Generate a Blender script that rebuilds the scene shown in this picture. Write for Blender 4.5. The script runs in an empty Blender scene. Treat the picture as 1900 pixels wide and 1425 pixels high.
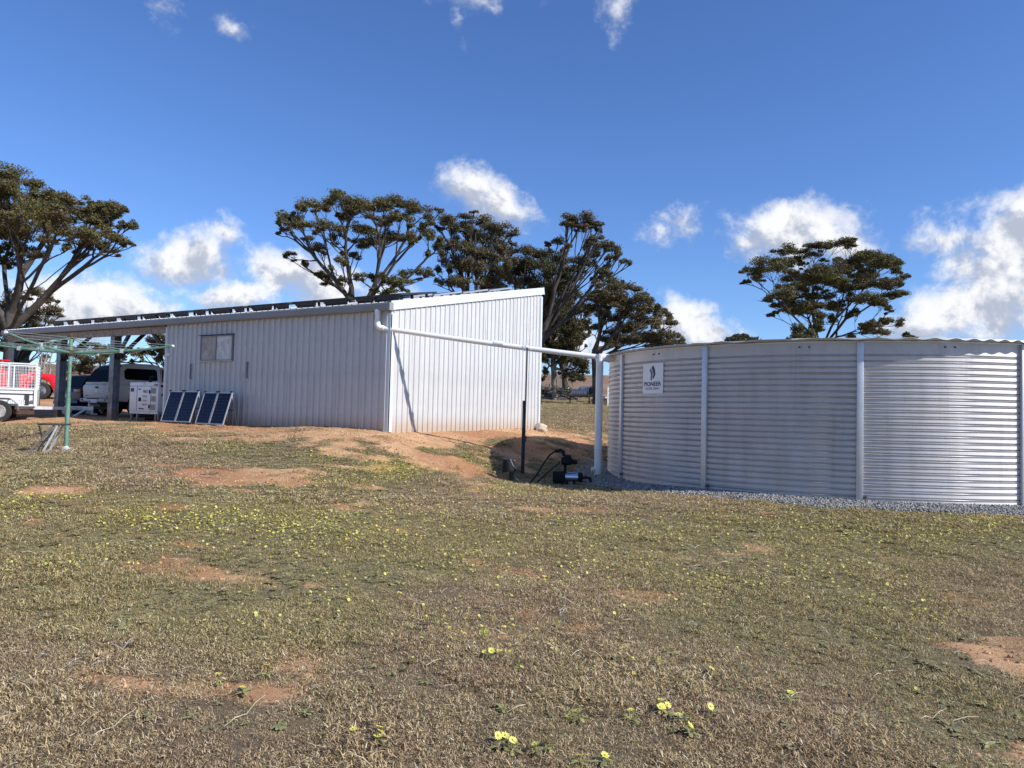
import bpy, bmesh, math, random
import numpy as np
from mathutils import Vector, Matrix

random.seed(7)
rng = np.random.default_rng(7)
scn = bpy.context.scene
COL = scn.collection
R = math.radians
EYE = 1.6                                   # camera height over the ground at its feet (world z = 0 there)

# ------------------------------------------------------------------ camera
F = 1372.0                                  # focal length in photo pixels (1900 wide)
PITCH, ROLL = 0.0406, 0.0248
cd = bpy.data.cameras.new("camera")
cd.sensor_width = 36.0
cd.lens = 36.0 * F / 1900.0
cd.clip_start = 0.05
cd.clip_end = 4000
cam = bpy.data.objects.new("camera", cd)
COL.objects.link(cam)
cam.matrix_world = Matrix.Translation((0, 0, EYE)) @ Matrix.Rotation(math.pi / 2 + PITCH, 4, 'X') @ Matrix.Rotation(ROLL, 4, 'Z')
scn.camera = cam


def ray(px, py):
    """world direction through a point of the photograph, scaled to one metre forward"""
    x, y = px - 950.0, py - 712.5
    c, s = math.cos(ROLL), math.sin(ROLL)
    ux, uy = x * c + y * s, -x * s + y * c
    cp, sp = math.cos(PITCH), math.sin(PITCH)
    d = (ux / F, cp + (uy / F) * sp, sp - (uy / F) * cp)
    return Vector((d[0] / d[1], 1.0, d[2] / d[1]))


def at(px, py, Y):
    return Vector((0, 0, EYE)) + ray(px, py) * Y


# ------------------------------------------------------------------ sun and sky
SUN_EL = R(37.5)
SUN_H = Vector((0.8949, -0.4463))
SUN = Vector((SUN_H.x * math.cos(SUN_EL), SUN_H.y * math.cos(SUN_EL), math.sin(SUN_EL)))
ld = bpy.data.lights.new("sun", 'SUN')
ld.energy = 5.0
ld.angle = R(0.53)
ld.color = (1.0, 0.975, 0.93)
sun = bpy.data.objects.new("sun", ld)
COL.objects.link(sun)
sun.rotation_mode = 'QUATERNION'
sun.rotation_quaternion = SUN.to_track_quat('Z', 'Y')
scn.view_settings.view_transform = 'Standard'
scn.view_settings.look = 'None'
scn.view_settings.gamma = 1
scn.view_settings.exposure = 0.22
scn.view_settings.use_curve_mapping = False


class NT:
    """short-hand for building node trees"""
    def __init__(s, tree):
        s.t = tree
        s.n = tree.nodes
        s.l = tree.links

    def new(s, typ, **kw):
        nd = s.n.new(typ)
        for k, v in kw.items():
            setattr(nd, k, v)
        return nd

    def put(s, sock, v):
        if isinstance(v, bpy.types.NodeSocket):
            s.l.new(v, sock)
        elif v is not None:
            if isinstance(v, (tuple, list, Vector)) and sock.type == 'RGBA' and len(v) == 3:
                v = (*v, 1)
            sock.default_value = v

    def math(s, op, a, b=None, c=None, clamp=False):
        nd = s.new('ShaderNodeMath', operation=op, use_clamp=clamp)
        for i, v in enumerate((a, b, c)):
            if v is not None:
                s.put(nd.inputs[i], v)
        return nd.outputs[0]

    def vmath(s, op, a, b=None, c=None, out=0):
        nd = s.new('ShaderNodeVectorMath', operation=op)
        for i, v in enumerate((a, b, c)):
            if v is not None:
                s.put(nd.inputs[i], v)
        return nd.outputs[out]

    def mix(s, f, a, b, mode='MIX'):
        nd = s.new('ShaderNodeMix', data_type='RGBA', blend_type=mode)
        s.put(nd.inputs[0], f)
        s.put(nd.inputs[6], a)
        s.put(nd.inputs[7], b)
        return nd.outputs[2]

    def noise(s, vec, scale, detail=4, rough=0.55, dist=0.0):
        nd = s.new('ShaderNodeTexNoise')
        if vec is not None:
            s.put(nd.inputs['Vector'], vec)
        nd.inputs['Scale'].default_value = scale
        nd.inputs['Detail'].default_value = detail
        nd.inputs['Roughness'].default_value = rough
        nd.inputs['Distortion'].default_value = dist
        return nd.outputs[0]

    def ramp(s, f, a, b, smooth=True):
        nd = s.new('ShaderNodeMapRange', interpolation_type='SMOOTHSTEP' if smooth else 'LINEAR')
        s.put(nd.inputs[0], f)
        s.put(nd.inputs[1], a)
        s.put(nd.inputs[2], b)
        return nd.outputs[0]


world = bpy.data.worlds.new("World")
scn.world = world
world.use_nodes = True
w = NT(world.node_tree)
w.n.clear()
sky = w.new('ShaderNodeTexSky', sky_type='NISHITA', sun_disc=False)
sky.sun_elevation = SUN_EL
sky.sun_rotation = math.atan2(SUN_H.x, SUN_H.y)
sky.altitude = 300
sky.air_density = 1.0
sky.dust_density = 0.25
sky.ozone_density = 2.2
tc = w.new('ShaderNodeTexCoord').outputs['Generated']
sx = w.new('ShaderNodeSeparateXYZ')
w.l.new(tc, sx.inputs[0])
az = w.math('ARCTAN2', sx.outputs[0], sx.outputs[1])
el = w.math('ARCSINE', sx.outputs[2])
# broken cumulus: the same loose arrangement of cloud masses goes on all round the horizon, each with its own noise
PERIOD = R(90)
azm = w.math('SUBTRACT', w.math('WRAP', az, PERIOD / 2, -PERIOD / 2), 0.0)
ae = w.new('ShaderNodeCombineXYZ')
w.l.new(azm, ae.inputs[0])
w.l.new(el, ae.inputs[1])
aev = ae.outputs[0]
warp = w.new('ShaderNodeTexNoise')
w.put(warp.inputs['Vector'], tc)
warp.inputs['Scale'].default_value = 9
warp.inputs['Detail'].default_value = 5
warp.inputs['Roughness'].default_value = 0.62
wv = w.vmath('MULTIPLY', w.vmath('SUBTRACT', warp.outputs[1], (0.5, 0.5, 0.5)), (0.10, 0.10, 0.0))
aew = w.vmath('ADD', aev, wv)
CLOUDS = [  # centre x, y and half size in photo pixels, weight
    (865, 362, 58, 44, 1.0), (930, 388, 60, 34, 1.0), (835, 350, 26, 22, .8),
    (360, 478, 82, 40, 1.0), (432, 448, 30, 30, .75), (310, 462, 40, 20, .75), (410, 505, 50, 24, .8),
    (540, 520, 80, 44, 1.15), (600, 548, 76, 34, 1.0), (430, 556, 80, 28, 1.05),
    (190, 560, 125, 48, 1.35), (120, 585, 90, 42, 1.2), (265, 570, 50, 34, .9), (165, 505, 50, 22, .6),
    (1480, 430, 95, 40, 1.1), (1560, 442, 60, 34, .9), (1410, 450, 45, 30, .85), (1600, 408, 18, 18, .5),
    (1265, 408, 42, 26, .62), (1225, 432, 40, 16, .5), (1265, 590, 48, 34, 1.0), (1310, 615, 48, 26, 1.0), (1350, 628, 36, 16, .8),
    (1875, 425, 90, 70, 1.2), (1765, 428, 80, 34, 1.0), (1890, 500, 105, 74, 1.3), (1815, 565, 120, 48, 1.25), (1700, 605, 80, 30, .8), (1850, 620, 90, 28, .8), (1790, 470, 60, 60, .9),
    (322, 0, 34, 26, .62), (447, 47, 30, 16, .62), (870, -4, 80, 26, .66), (855, 52, 14, 20, .42), (1150, 0, 44, 26, .62),
    (1030, 640, 120, 30, .8), (700, 590, 150, 30, .8), (2050, 430, 90, 90, 1.0), (-120, 520, 120, 60, 1.0)]
dens = None
shade = None
for cx_, cy_, hx, hy, wt in CLOUDS:
    d = ray(cx_, cy_).normalized()
    a0, e0 = math.atan2(d.x, d.y), math.asin(d.z)
    k = F * math.cos(a0) ** -1
    sxr, syr = hx / F * math.cos(a0) ** 2 * 1.10, hy / F * math.cos(a0) * 1.14
    v = w.vmath('MULTIPLY_ADD', aew, (1 / sxr, 1 / syr, 0), (-a0 / sxr, -e0 / syr, 0))
    ln = w.vmath('LENGTH', v, out=1)
    m = w.math('MULTIPLY_ADD', ln, -wt * 0.62, wt * 0.92)       # >0 inside
    dens = m if dens is None else w.math('MAXIMUM', dens, m)
    yv = w.new('ShaderNodeSeparateXYZ')
    w.l.new(v, yv.inputs[0])
    inside = w.math('MAXIMUM', m, 0.0)
    inside = w.math('POWER', inside, 2.0)
    sh = w.math('MULTIPLY', yv.outputs[1], inside)
    shade = (sh, inside) if shade is None else (w.math('ADD', shade[0], sh), w.math('ADD', shade[1], inside))
n1 = w.noise(tc, 16, 8, 0.6, 0.25)
n1b = w.noise(w.vmath('ADD', tc, tuple(SUN * 0.02)), 16, 8, 0.6, 0.25)
n2 = w.noise(tc, 48, 8, 0.66, 0.4)
nn = w.math('ADD', w.math('MULTIPLY_ADD', n1, 1.5, -0.75), w.math('MULTIPLY_ADD', n2, 0.52, -0.26))
field = w.math('ADD', dens, nn)
alpha = w.ramp(field, 0.05, 0.74)
alpha = w.math('MULTIPLY', alpha, w.ramp(dens, -0.25, 0.2))
# sunlit tops and greyer undersides
sval = w.math('DIVIDE', shade[0], w.math('ADD', shade[1], 0.02))
lit = w.math('ADD', w.math('MULTIPLY', sval, 0.62), w.math('MULTIPLY', w.math('SUBTRACT', n1, n1b), 3.0))
lit = w.math('ADD', lit, w.math('MULTIPLY_ADD', n1, 0.8, -0.4))
lit = w.ramp(lit, -0.42, 0.30)
ccol = w.mix(lit, (4.6, 5.1, 6.3), (9.3, 9.35, 9.6))
hs = w.new('ShaderNodeHueSaturation')
hs.inputs['Saturation'].default_value = 1.06
hs.inputs['Value'].default_value = 1.0
w.l.new(sky.outputs[0], hs.inputs['Color'])
skycol = w.mix(1.0, hs.outputs[0], (.88, 1.12, 1.58), 'MULTIPLY')
allc = w.mix(alpha, skycol, ccol)
bg = w.new('ShaderNodeBackground')
bg.inputs[1].default_value = 0.091
w.l.new(allc, bg.inputs[0])
wo = w.new('ShaderNodeOutputWorld')
w.l.new(bg.outputs[0], wo.inputs[0])


# ------------------------------------------------------------------ helpers
def tag(o, label=None, cat=None, group=None, kind=None):
    if label: o['label'] = label
    if cat: o['category'] = cat
    if group: o['group'] = group
    if kind: o['kind'] = kind
    return o


def empty(name, loc, rz=0.0, label=None, cat=None, group=None):
    o = bpy.data.objects.new(name, None)
    o.empty_display_size = 0.2
    COL.objects.link(o)
    o.location = loc
    o.rotation_euler = (0, 0, rz)
    return tag(o, label, cat, group)


def link(name, me, parent=None, loc=None, rot=None):
    o = bpy.data.objects.new(name, me)
    COL.objects.link(o)
    if parent: o.parent = parent
    if loc is not None: o.location = loc
    if rot is not None: o.rotation_euler = rot
    return o


def copy_tree(o, parent=None):
    c = o.copy()
    COL.objects.link(c)
    c.parent = parent
    for ch in list(o.children):
        copy_tree(ch, c)
    return c


def simple_mat(name, col, rough=0.5, metal=0.0, var=0.12, vscale=6.0, bump=0.0, bscale=60.0, spec=None, col2=None, dirt=None):
    m = bpy.data.materials.new(name)
    m.use_nodes = True
    t = NT(m.node_tree)
    bs = t.n['Principled BSDF']
    oc = t.new('ShaderNodeTexCoord').outputs['Object']
    n = t.noise(oc, vscale, 5, 0.6)
    f = t.ramp(n, 0.3, 0.7)
    lo = tuple(max(0, c * (1 - var)) for c in col)
    hi = tuple(min(1, c * (1 + var)) for c in col)
    if col2 is not None:
        lo, hi = col, col2
    c = t.mix(f, lo, hi)
    if dirt:                                         # (colour, height, strength): splashed dust near the foot
        sp = t.new('ShaderNodeSeparateXYZ')
        t.l.new(oc, sp.inputs[0])
        g = t.math('ADD', sp.outputs[2], t.math('MULTIPLY_ADD', n, -0.5, 0.25))
        d = t.math('SUBTRACT', 1.0, t.ramp(g, 0.0, dirt[1]))
        c = t.mix(t.math('MULTIPLY', d, dirt[2]), c, dirt[0])
    t.l.new(c, bs.inputs['Base Color'])
    bs.inputs['Roughness'].default_value = rough
    bs.inputs['Metallic'].default_value = metal
    if spec is not None:
        bs.inputs['Specular IOR Level'].default_value = spec
    if bump:
        b = t.new('ShaderNodeBump')
        b.inputs['Strength'].default_value = bump
        b.inputs['Distance'].default_value = 0.01
        t.l.new(t.noise(oc, bscale, 4, 0.6), b.inputs['Height'])
        t.l.new(b.outputs[0], bs.inputs['Normal'])
    return m


class MB:
    """collects simple shapes into one mesh"""
    def __init__(s):
        s.v, s.f = [], []

    def add(s, vs, fs):
        o = len(s.v)
        s.v += [tuple(p) for p in vs]
        s.f += [tuple(i + o for i in f) for f in fs]

    def box(s, c, size, rot=None):
        hx, hy, hz = size[0] / 2, size[1] / 2, size[2] / 2
        vs = [Vector((x, y, z)) for x in (-hx, hx) for y in (-hy, hy) for z in (-hz, hz)]
        if rot is not None: vs = [rot @ p for p in vs]
        vs = [p + Vector(c) for p in vs]
        s.add(vs, [(0, 1, 3, 2), (4, 6, 7, 5), (0, 4, 5, 1), (2, 3, 7, 6), (0, 2, 6, 4), (1, 5, 7, 3)])
        return s

    def tube(s, pts, r, n=8, caps=True):
        pts = [Vector(p) for p in pts]
        rs = r if isinstance(r, (list, tuple)) else [r] * len(pts)
        base = len(s.v)
        up = None
        for i, p in enumerate(pts):
            t = (pts[min(i + 1, len(pts) - 1)] - pts[max(i - 1, 0)]).normalized()
            if up is None:
                up = Vector((0, 0, 1)) if abs(t.z) < 0.9 else Vector((1, 0, 0))
            a = (up - t * up.dot(t))
            if a.length < 1e-4:
                a = t.orthogonal()
            a.normalize()
            up = a
            b = t.cross(a)
            for k in range(n):
                an = 2 * math.pi * k / n
                s.v.append(tuple(p + (a * math.cos(an) + b * math.sin(an)) * rs[i]))
        for i in range(len(pts) - 1):
            for k in range(n):
                q = base + i * n
                s.f.append((q + k, q + (k + 1) % n, q + n + (k + 1) % n, q + n + k))
        if caps:
            s.f.append(tuple(base + k for k in range(n))[::-1])
            s.f.append(tuple(base + (len(pts) - 1) * n + k for k in range(n)))
        return s

    def bar(s, a, b, wd, ht=None):
        """square bar from a to b"""
        a, b = Vector(a), Vector(b)
        ht = ht or wd
        t = (b - a)
        L = t.length
        q = t.to_track_quat('X', 'Z').to_matrix()
        return s.box((a + b) / 2, (L, wd, ht), q)

    def prism(s, poly, y0, y1):
        """side outline (x, z) extruded from y0 to y1"""
        n = len(poly)
        s.add([(x, y0, z) for x, z in poly] + [(x, y1, z) for x, z in poly],
              [tuple(range(n)), tuple(range(2 * n - 1, n - 1, -1))] + [(i, i + n, (i + 1) % n + n, (i + 1) % n) for i in range(n)])
        return s

    def frustum(s, z0, r0, z1, r1):
        """r = (x0, x1, halfwidth)"""
        vs = [(r0[0], -r0[2], z0), (r0[1], -r0[2], z0), (r0[1], r0[2], z0), (r0[0], r0[2], z0),
              (r1[0], -r1[2], z1), (r1[1], -r1[2], z1), (r1[1], r1[2], z1), (r1[0], r1[2], z1)]
        s.add(vs, [(3, 2, 1, 0), (4, 5, 6, 7), (0, 1, 5, 4), (1, 2, 6, 5), (2, 3, 7, 6), (3, 0, 4, 7)])
        return s

    def lathe(s, prof, n=20, c=(0, 0, 0), axis='Z', caps=True):
        base = len(s.v)
        for r, h in prof:
            for k in range(n):
                a = 2 * math.pi * k / n
                if axis == 'Z': p = (c[0] + r * math.cos(a), c[1] + r * math.sin(a), c[2] + h)
                elif axis == 'Y': p = (c[0] + r * math.cos(a), c[1] + h, c[2] + r * math.sin(a))
                else: p = (c[0] + h, c[1] + r * math.cos(a), c[2] + r * math.sin(a))
                s.v.append(p)
        for i in range(len(prof) - 1):
            for k in range(n):
                q = base + i * n
                s.f.append((q + k, q + (k + 1) % n, q + n + (k + 1) % n, q + n + k))
        if caps:
            s.f.append(tuple(base + k for k in range(n)))
            s.f.append(tuple(base + (len(prof) - 1) * n + k for k in range(n)))
        return s

    def mesh(s, name, mat=None, bevel=0.0, smooth=False, seg=2, sharp=38):
        me = bpy.data.meshes.new(name)
        me.from_pydata(s.v, [], s.f)
        bm = bmesh.new()
        bm.from_mesh(me)
        bmesh.ops.recalc_face_normals(bm, faces=bm.faces)
        if bevel:
            ed = [e for e in bm.edges if e.is_manifold and e.calc_face_angle(0) > 0.45]
            bmesh.ops.bevel(bm, geom=ed, offset=bevel, segments=seg, affect='EDGES', profile=0.5, clamp_overlap=True)
        if smooth or bevel:
            for f_ in bm.faces: f_.smooth = True
        bm.to_mesh(me)
        bm.free()
        if (smooth or bevel):
            try: me.set_sharp_from_angle(angle=R(sharp))
            except Exception: pass
        if mat: me.materials.append(mat)
        return me

    def build(s, name, mat=None, parent=None, bevel=0.0, smooth=False, label=None, loc=None, rot=None, seg=2):
        o = link(name, s.mesh(name, mat, bevel, smooth, seg), parent, loc, rot)
        if label: o['label'] = label
        return o


def np_mesh(name, verts, faces, mat=None, attrs=None, smooth=False):
    """verts (n,3), faces (m,k) of one size; attrs {name: per-vertex float array}"""
    me = bpy.data.meshes.new(name)
    verts = np.asarray(verts, np.float32)
    faces = np.asarray(faces, np.int32)
    m, k = faces.shape
    me.vertices.add(len(verts))
    me.vertices.foreach_set('co', verts.ravel())
    me.loops.add(m * k)
    me.loops.foreach_set('vertex_index', faces.ravel())
    me.polygons.add(m)
    me.polygons.foreach_set('loop_start', np.arange(0, m * k, k, dtype=np.int32))
    me.polygons.foreach_set('loop_total', np.full(m, k, np.int32))
    if smooth:
        me.polygons.foreach_set('use_smooth', np.ones(m, bool))
    me.update(calc_edges=True)
    for a, v in (attrs or {}).items():
        at_ = me.attributes.new(a, 'FLOAT', 'POINT')
        at_.data.foreach_set('value', np.asarray(v, np.float32))
    if mat: me.materials.append(mat)
    return me


# value noise for laying out the ground cover
_perm = rng.random((256, 256))


def vnoise(x, y, seed=0):
    x = np.asarray(x, float) + seed * 17.31
    y = np.asarray(y, float) + seed * 41.7
    xi, yi = np.floor(x).astype(int), np.floor(y).astype(int)
    fx, fy = x - xi, y - yi
    fx, fy = fx * fx * (3 - 2 * fx), fy * fy * (3 - 2 * fy)
    g = lambda i, j: _perm[i & 255, j & 255]
    return (g(xi, yi) * (1 - fx) + g(xi + 1, yi) * fx) * (1 - fy) + (g(xi, yi + 1) * (1 - fx) + g(xi + 1, yi + 1) * fx) * fy


def fbm(x, y, oct=4, seed=0):
    s, a, t = 0, 0.5, 0
    for o in range(oct):
        s = s + a * vnoise(np.asarray(x) * 2 ** o, np.asarray(y) * 2 ** o, seed + o * 3)
        t += a
        a *= 0.5
    return s / t


def sstep(a, b, x):
    t = np.clip((np.asarray(x, float) - a) / (b - a), 0, 1)
    return t * t * (3 - 2 * t)


# ------------------------------------------------------------------ lie of the land
YAW = 0.5422
CX, CY = -2.577, 15.526                    # near corner of the shed
ZB = EYE - 0.421                           # its floor
Gv = np.array([math.sin(YAW), math.cos(YAW)])      # along the gable wall, away
Lv = np.array([-math.cos(YAW), math.sin(YAW)])     # along the long wall, to the left


def sh(t, s):
    """plan point t metres left along the long wall and s metres behind it"""
    return (CX + Lv[0] * t + Gv[0] * s, CY + Lv[1] * t + Gv[1] * s)


TX, TY, TR, TZ, TH = 6.543, 15.234, 4.503, EYE - 1.194, 2.4     # the water tank
ctrl = [(0, 0, -1.6), (0, 3.5, -1.56), (-4, 3, -1.55), (4, 3, -1.62), (-8, 2, -1.5), (8, 2, -1.7), (0, -6, -1.75), (-8, -6, -1.7), (8, -6, -1.8),
        (-8.3, 12.6, -.8), (-12, 12, -.72), (-5, 8, -1.12), (-5, 11.3, -.86), (-8, 8, -1.05), (0, 8, -1.36), (0, 11, -1.27), (0, 13, -1.23), (4, 7.5, -1.42), (9, 7, -1.5),
        (.3, 15.2, -1.27), (-.3, 14.2, -1.22), (2, 11, -1.24), (-1.6, 14.4, -.78), (-.9, 14.5, -.92), (-.2, 14.9, -1.07), (1.75, 15.1, -1.19), (1.3, 17.4, -.95), (2.4, 24, -.45), (1.7, 20, -.72),
        (4, 40, .40), (-6, 40, .35), (14, 40, .4), (30, 40, .4), (-21, 34, .17), (-14.2, 20.5, -.58), (-18, 27, -.25), (-30, 25, -.1), (-35, 38, .4), (-24, 10, -.5), (-14, 13, -.66), (18, 15, -1.1), (26, 20, -.7), (14, 24, -.7)]
for i in range(8):
    a = i * math.pi / 4
    ctrl.append((TX + 4.8 * math.cos(a), TY + 4.8 * math.sin(a), -1.194))
ctrl.append((TX, TY, -1.194))
for t_ in (0, 3, 6, 9, 12, 15, 17.5):
    for s_ in (0, 3.2, 6.5):
        ctrl.append((*sh(t_, s_), -.425))
    ctrl.append((*sh(t_, -.9), -.47))
ctrl += [(*sh(-1.2, 3), -.62), (*sh(-1.0, 5.5), -.52), (*sh(-.6, .3), -.56), (*sh(-2.0, 1.2), -.9)]
ctrl = np.array(ctrl, float)


def _phi(r2):
    return np.where(r2 > 1e-9, 0.5 * r2 * np.log(r2 + 1e-12), 0)


_P = ctrl[:, :2]
_K = _phi(((_P[:, None] - _P[None]) ** 2).sum(-1)) + 0.15 * np.eye(len(_P))
_Q = np.c_[np.ones(len(_P)), _P]
_A = np.block([[_K, _Q], [_Q.T, np.zeros((3, 3))]])
_W = np.linalg.solve(_A, np.r_[ctrl[:, 2], 0, 0, 0])
HILL = np.array([(-200, -3.), (-40, -2.2), (0, -1.6), (40, .4), (55, .95), (65, 1.5), (75, 2.3), (100, 4.6), (150, 8.0), (200, 10.), (400, 14.), (800, 18.)])


def height(X, Y, fine=True):
    X, Y = np.asarray(X, float), np.asarray(Y, float)
    shp = X.shape
    x, y = X.ravel(), Y.ravel()
    out = np.empty_like(x)
    for i in range(0, len(x), 20000):
        xx, yy = x[i:i + 20000], y[i:i + 20000]
        r2 = (xx[:, None] - _P[:, 0]) ** 2 + (yy[:, None] - _P[:, 1]) ** 2
        out[i:i + 20000] = _phi(r2) @ _W[:-3] + _W[-3] + _W[-2] * xx + _W[-1] * yy
    far = np.interp(y, HILL[:, 0], HILL[:, 1])
    k = np.maximum(sstep(33, 44, y), np.maximum(sstep(24, 40, np.abs(x)), sstep(-3, -12, y) if False else sstep(4, 12, -y)))
    z = out * (1 - k) + far * k
    z = z + k * (fbm(x * .03, y * .03, 3, 5) - .5) * 1.2 * sstep(60, 160, y)
    if fine:
        flat = (1 - sstep(5.0, 5.8, np.hypot(x - TX, y - TY)))
        z = z + (1 - flat) * ((fbm(x * .55, y * .55, 3, 9) - .5) * .10 + (fbm(x * 3.1, y * 3.1, 3, 2) - .5) * .035) * (1 - sstep(30, 60, y))
    return (z + EYE).reshape(shp)


def hz(x, y):
    return float(height(np.array([x]), np.array([y]))[0])


def gpt(px, py):
    """where the line of sight through a photo point meets the ground"""
    d = ray(px, py)
    Y = np.geomspace(1.5, 300, 900)
    g = EYE + d.z * Y - height(d.x * Y, Y)
    i = np.argmax(g < 0)
    if g[i] >= 0: i = len(Y) - 1
    a = g[i - 1] / (g[i - 1] - g[i] + 1e-12)
    y = Y[i - 1] + a * (Y[i] - Y[i - 1])
    return Vector((d.x * y, y, hz(d.x * y, y)))


# bare earth: the built-up orange pad of the shed and worn patches in the sward
BARE = []
for px_, py_, wx, wy, st in [(430, 884, 150, 22, 1.0), (540, 878, 70, 12, .8), (110, 912, 75, 12, .8), (60, 965, 55, 12, .8), (330, 942, 45, 8, .6), (330, 1040, 30, 10, .85), (385, 1062, 36, 12, .8),
                             (1850, 1225, 75, 34, .95), (1810, 1330, 45, 16, .55), (700, 955, 70, 10, .45), (720, 980, 70, 10, .5), (20, 1045, 40, 20, .5), (20, 1130, 50, 14, .4), (930, 1058, 70, 9, .5), (865, 1178, 32, 10, .5), (1130, 1163, 16, 9, .6),
                             (1560, 1020, 40, 12, .5), (1640, 1038, 50, 10, .5), (1790, 1110, 55, 14, .5), (910, 923, 45, 8, .45), (560, 935, 60, 8, .3), (1480, 1090, 60, 10, .35), (1010, 1390, 60, 18, .35), (1830, 960, 60, 10, .5), (1700, 958, 60, 9, .35), (630, 830, 40, 10, .5)]:
    p = gpt(px_, py_)
    q = gpt(px_ + wx, py_)
    u_ = gpt(px_, py_ - wy)
    d_ = gpt(px_, py_ + wy)
    BARE.append((p.x, p.y, (q - p).length, abs(u_.y - d_.y) / 2, st))


def local(X, Y):
    """(t, s) of shed plan coordinates"""
    dx, dy = X - CX, Y - CY
    return dx * Lv[0] + dy * Lv[1], dx * Gv[0] + dy * Gv[1]


def bare(X, Y):
    X, Y = np.asarray(X, float), np.asarray(Y, float)
    nz = fbm(X * .9, Y * .9, 4, 21) - .5
    nf = fbm(X * 4, Y * 4, 3, 23) - .5
    t, s = local(X, Y)
    # distance out from the shed and carport rectangle
    dx = np.maximum(np.maximum(-t, t - 17.5), 0)
    front = np.maximum(-s, 0)
    back = np.maximum(s - 6.8, 0)
    d = np.hypot(dx * np.where(t < 0, .80, .8), np.maximum(front * .62, back * .8))
    b = 1 - sstep(1.0, 2.3, d + nz * 2.6 + nf * 1.1)
    b = b * (1 - .85 * sstep(.56, .68, fbm(X * 1.3 + 4, Y * 1.6, 3, 27)) * sstep(.5, 1.0, d))
    for bx, by, rx, ry, st in BARE:
        e = np.hypot((X - bx) / rx, (Y - by) / max(ry, .1))
        b = np.maximum(b, st * (1 - sstep(.55, 1.15, e + nz * 1.3 + nf * 1.7)))
    b = np.maximum(b, sstep(.55, .74, fbm(X * 1.2, Y * 2.0, 4, 31) + nf * .25) * .6)
    drive = sstep(-9, -14, X) * sstep(15.5, 18, Y + nz * 2) * (1 - sstep(34, 44, Y))
    b = np.maximum(b, drive * .9)
    return np.clip(b, 0, 1)


def gravelmask(X, Y):
    r = np.hypot(X - TX, Y - TY)
    a = np.arctan2(Y - TY, X - TX)
    return 1 - sstep(-.12, .14, r - (TR + .62 + .28 * (fbm(a * 3 + 9, r * .5, 3, 44) - .5)) + (fbm(X * 3, Y * 3, 3, 45) - .5) * .5)


def green(X, Y):
    g = fbm(X * .42, Y * .42, 4, 61)
    lft = np.exp(-(((X + 3.0) / 2.8) ** 2 + ((Y - 7.0) / 2.2) ** 2)) * .34 + np.exp(-(((X + 1.9) / .8) ** 2 + ((Y - 5.2) / .5) ** 2)) * .3
    tnk = np.exp(-(((X - 5.0) / 3.0) ** 2 + ((Y - 9.0) / 1.0) ** 2)) * .42
    near = sstep(5.5, 3.6, Y) * .16
    return np.clip(sstep(.40, .70, g + lft + tnk - near), 0, 1)


def axis(lo, a, b, hi, st, grow=1.12):
    c = list(np.arange(a, b + st / 2, st))
    s_ = st
    while c[-1] < hi:
        s_ *= grow
        c.append(c[-1] + s_)
    s_ = st
    pre = [a]
    while pre[-1] > lo:
        s_ *= grow
        pre.append(pre[-1] - s_)
    return np.array(pre[:0:-1] + c)


_unused = 0
gx = axis(-700, -10, 11, 700, .12)
gy = axis(-60, 1.5, 21, 800, .12)
GX, GY = np.meshgrid(gx, gy)
GB = bare(GX, GY)
GZ = height(GX, GY) + GB * ((fbm(GX * 7, GY * 7, 3, 15) - .5) * .05) * (GY < 25)
nb, ng = len(gx), len(gy)
idx = np.arange(nb * ng).reshape(ng, nb)
quads = np.stack([idx[:-1, :-1], idx[:-1, 1:], idx[1:, 1:], idx[1:, :-1]], -1).reshape(-1, 4)

# ---- ground material
mg = bpy.data.materials.new("sward_and_earth")
mg.use_nodes = True
t = NT(mg.node_tree)
bs = t.n['Principled BSDF']
gp = t.new('ShaderNodeNewGeometry').outputs['Position']


def attr(t, name, typ='GEOMETRY'):
    return t.new('ShaderNodeAttribute', attribute_name=name, attribute_type=typ).outputs['Fac']


bareA, greenA = attr(t, 'bare'), attr(t, 'green')
nA = t.noise(gp, 3.2, 6, .65)
nB = t.noise(gp, 38, 5, .7)
nC = t.noise(gp, .35, 4, .6)
nD = t.noise(gp, 150, 3, .7)
dry = t.mix(t.ramp(nB, .35, .65), (.055, .038, .025), (.19, .135, .082))
dry = t.mix(t.ramp(nD, .48, .70), dry, (.36, .27, .165))
dry = t.mix(t.ramp(nD, .50, .36), dry, (.05, .035, .022))
dry = t.mix(t.math('MULTIPLY', t.ramp(nA, .35, .7), .6), dry, (.20, .155, .105))
grn = t.mix(t.ramp(nB, .35, .65), (.10, .088, .042), (.26, .22, .115))
sward = t.mix(t.math('MULTIPLY', greenA, .75), dry, grn)
earth = t.mix(t.ramp(nA, .3, .7), (.45, .25, .125), (.62, .39, .215))
earth = t.mix(t.math('MULTIPLY', t.ramp(nC, .42, .62), .8), earth, (.36, .17, .085))
earth = t.mix(t.ramp(nB, .60, .74), earth, (.68, .47, .29))
earth = t.mix(t.ramp(nD, .60, .72), earth, (.24, .10, .045))
bb = t.math('ADD', bareA, t.math('MULTIPLY_ADD', nB, .9, -.45))
gc = t.mix(t.ramp(bb, .30, .62), sward, earth)
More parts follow.
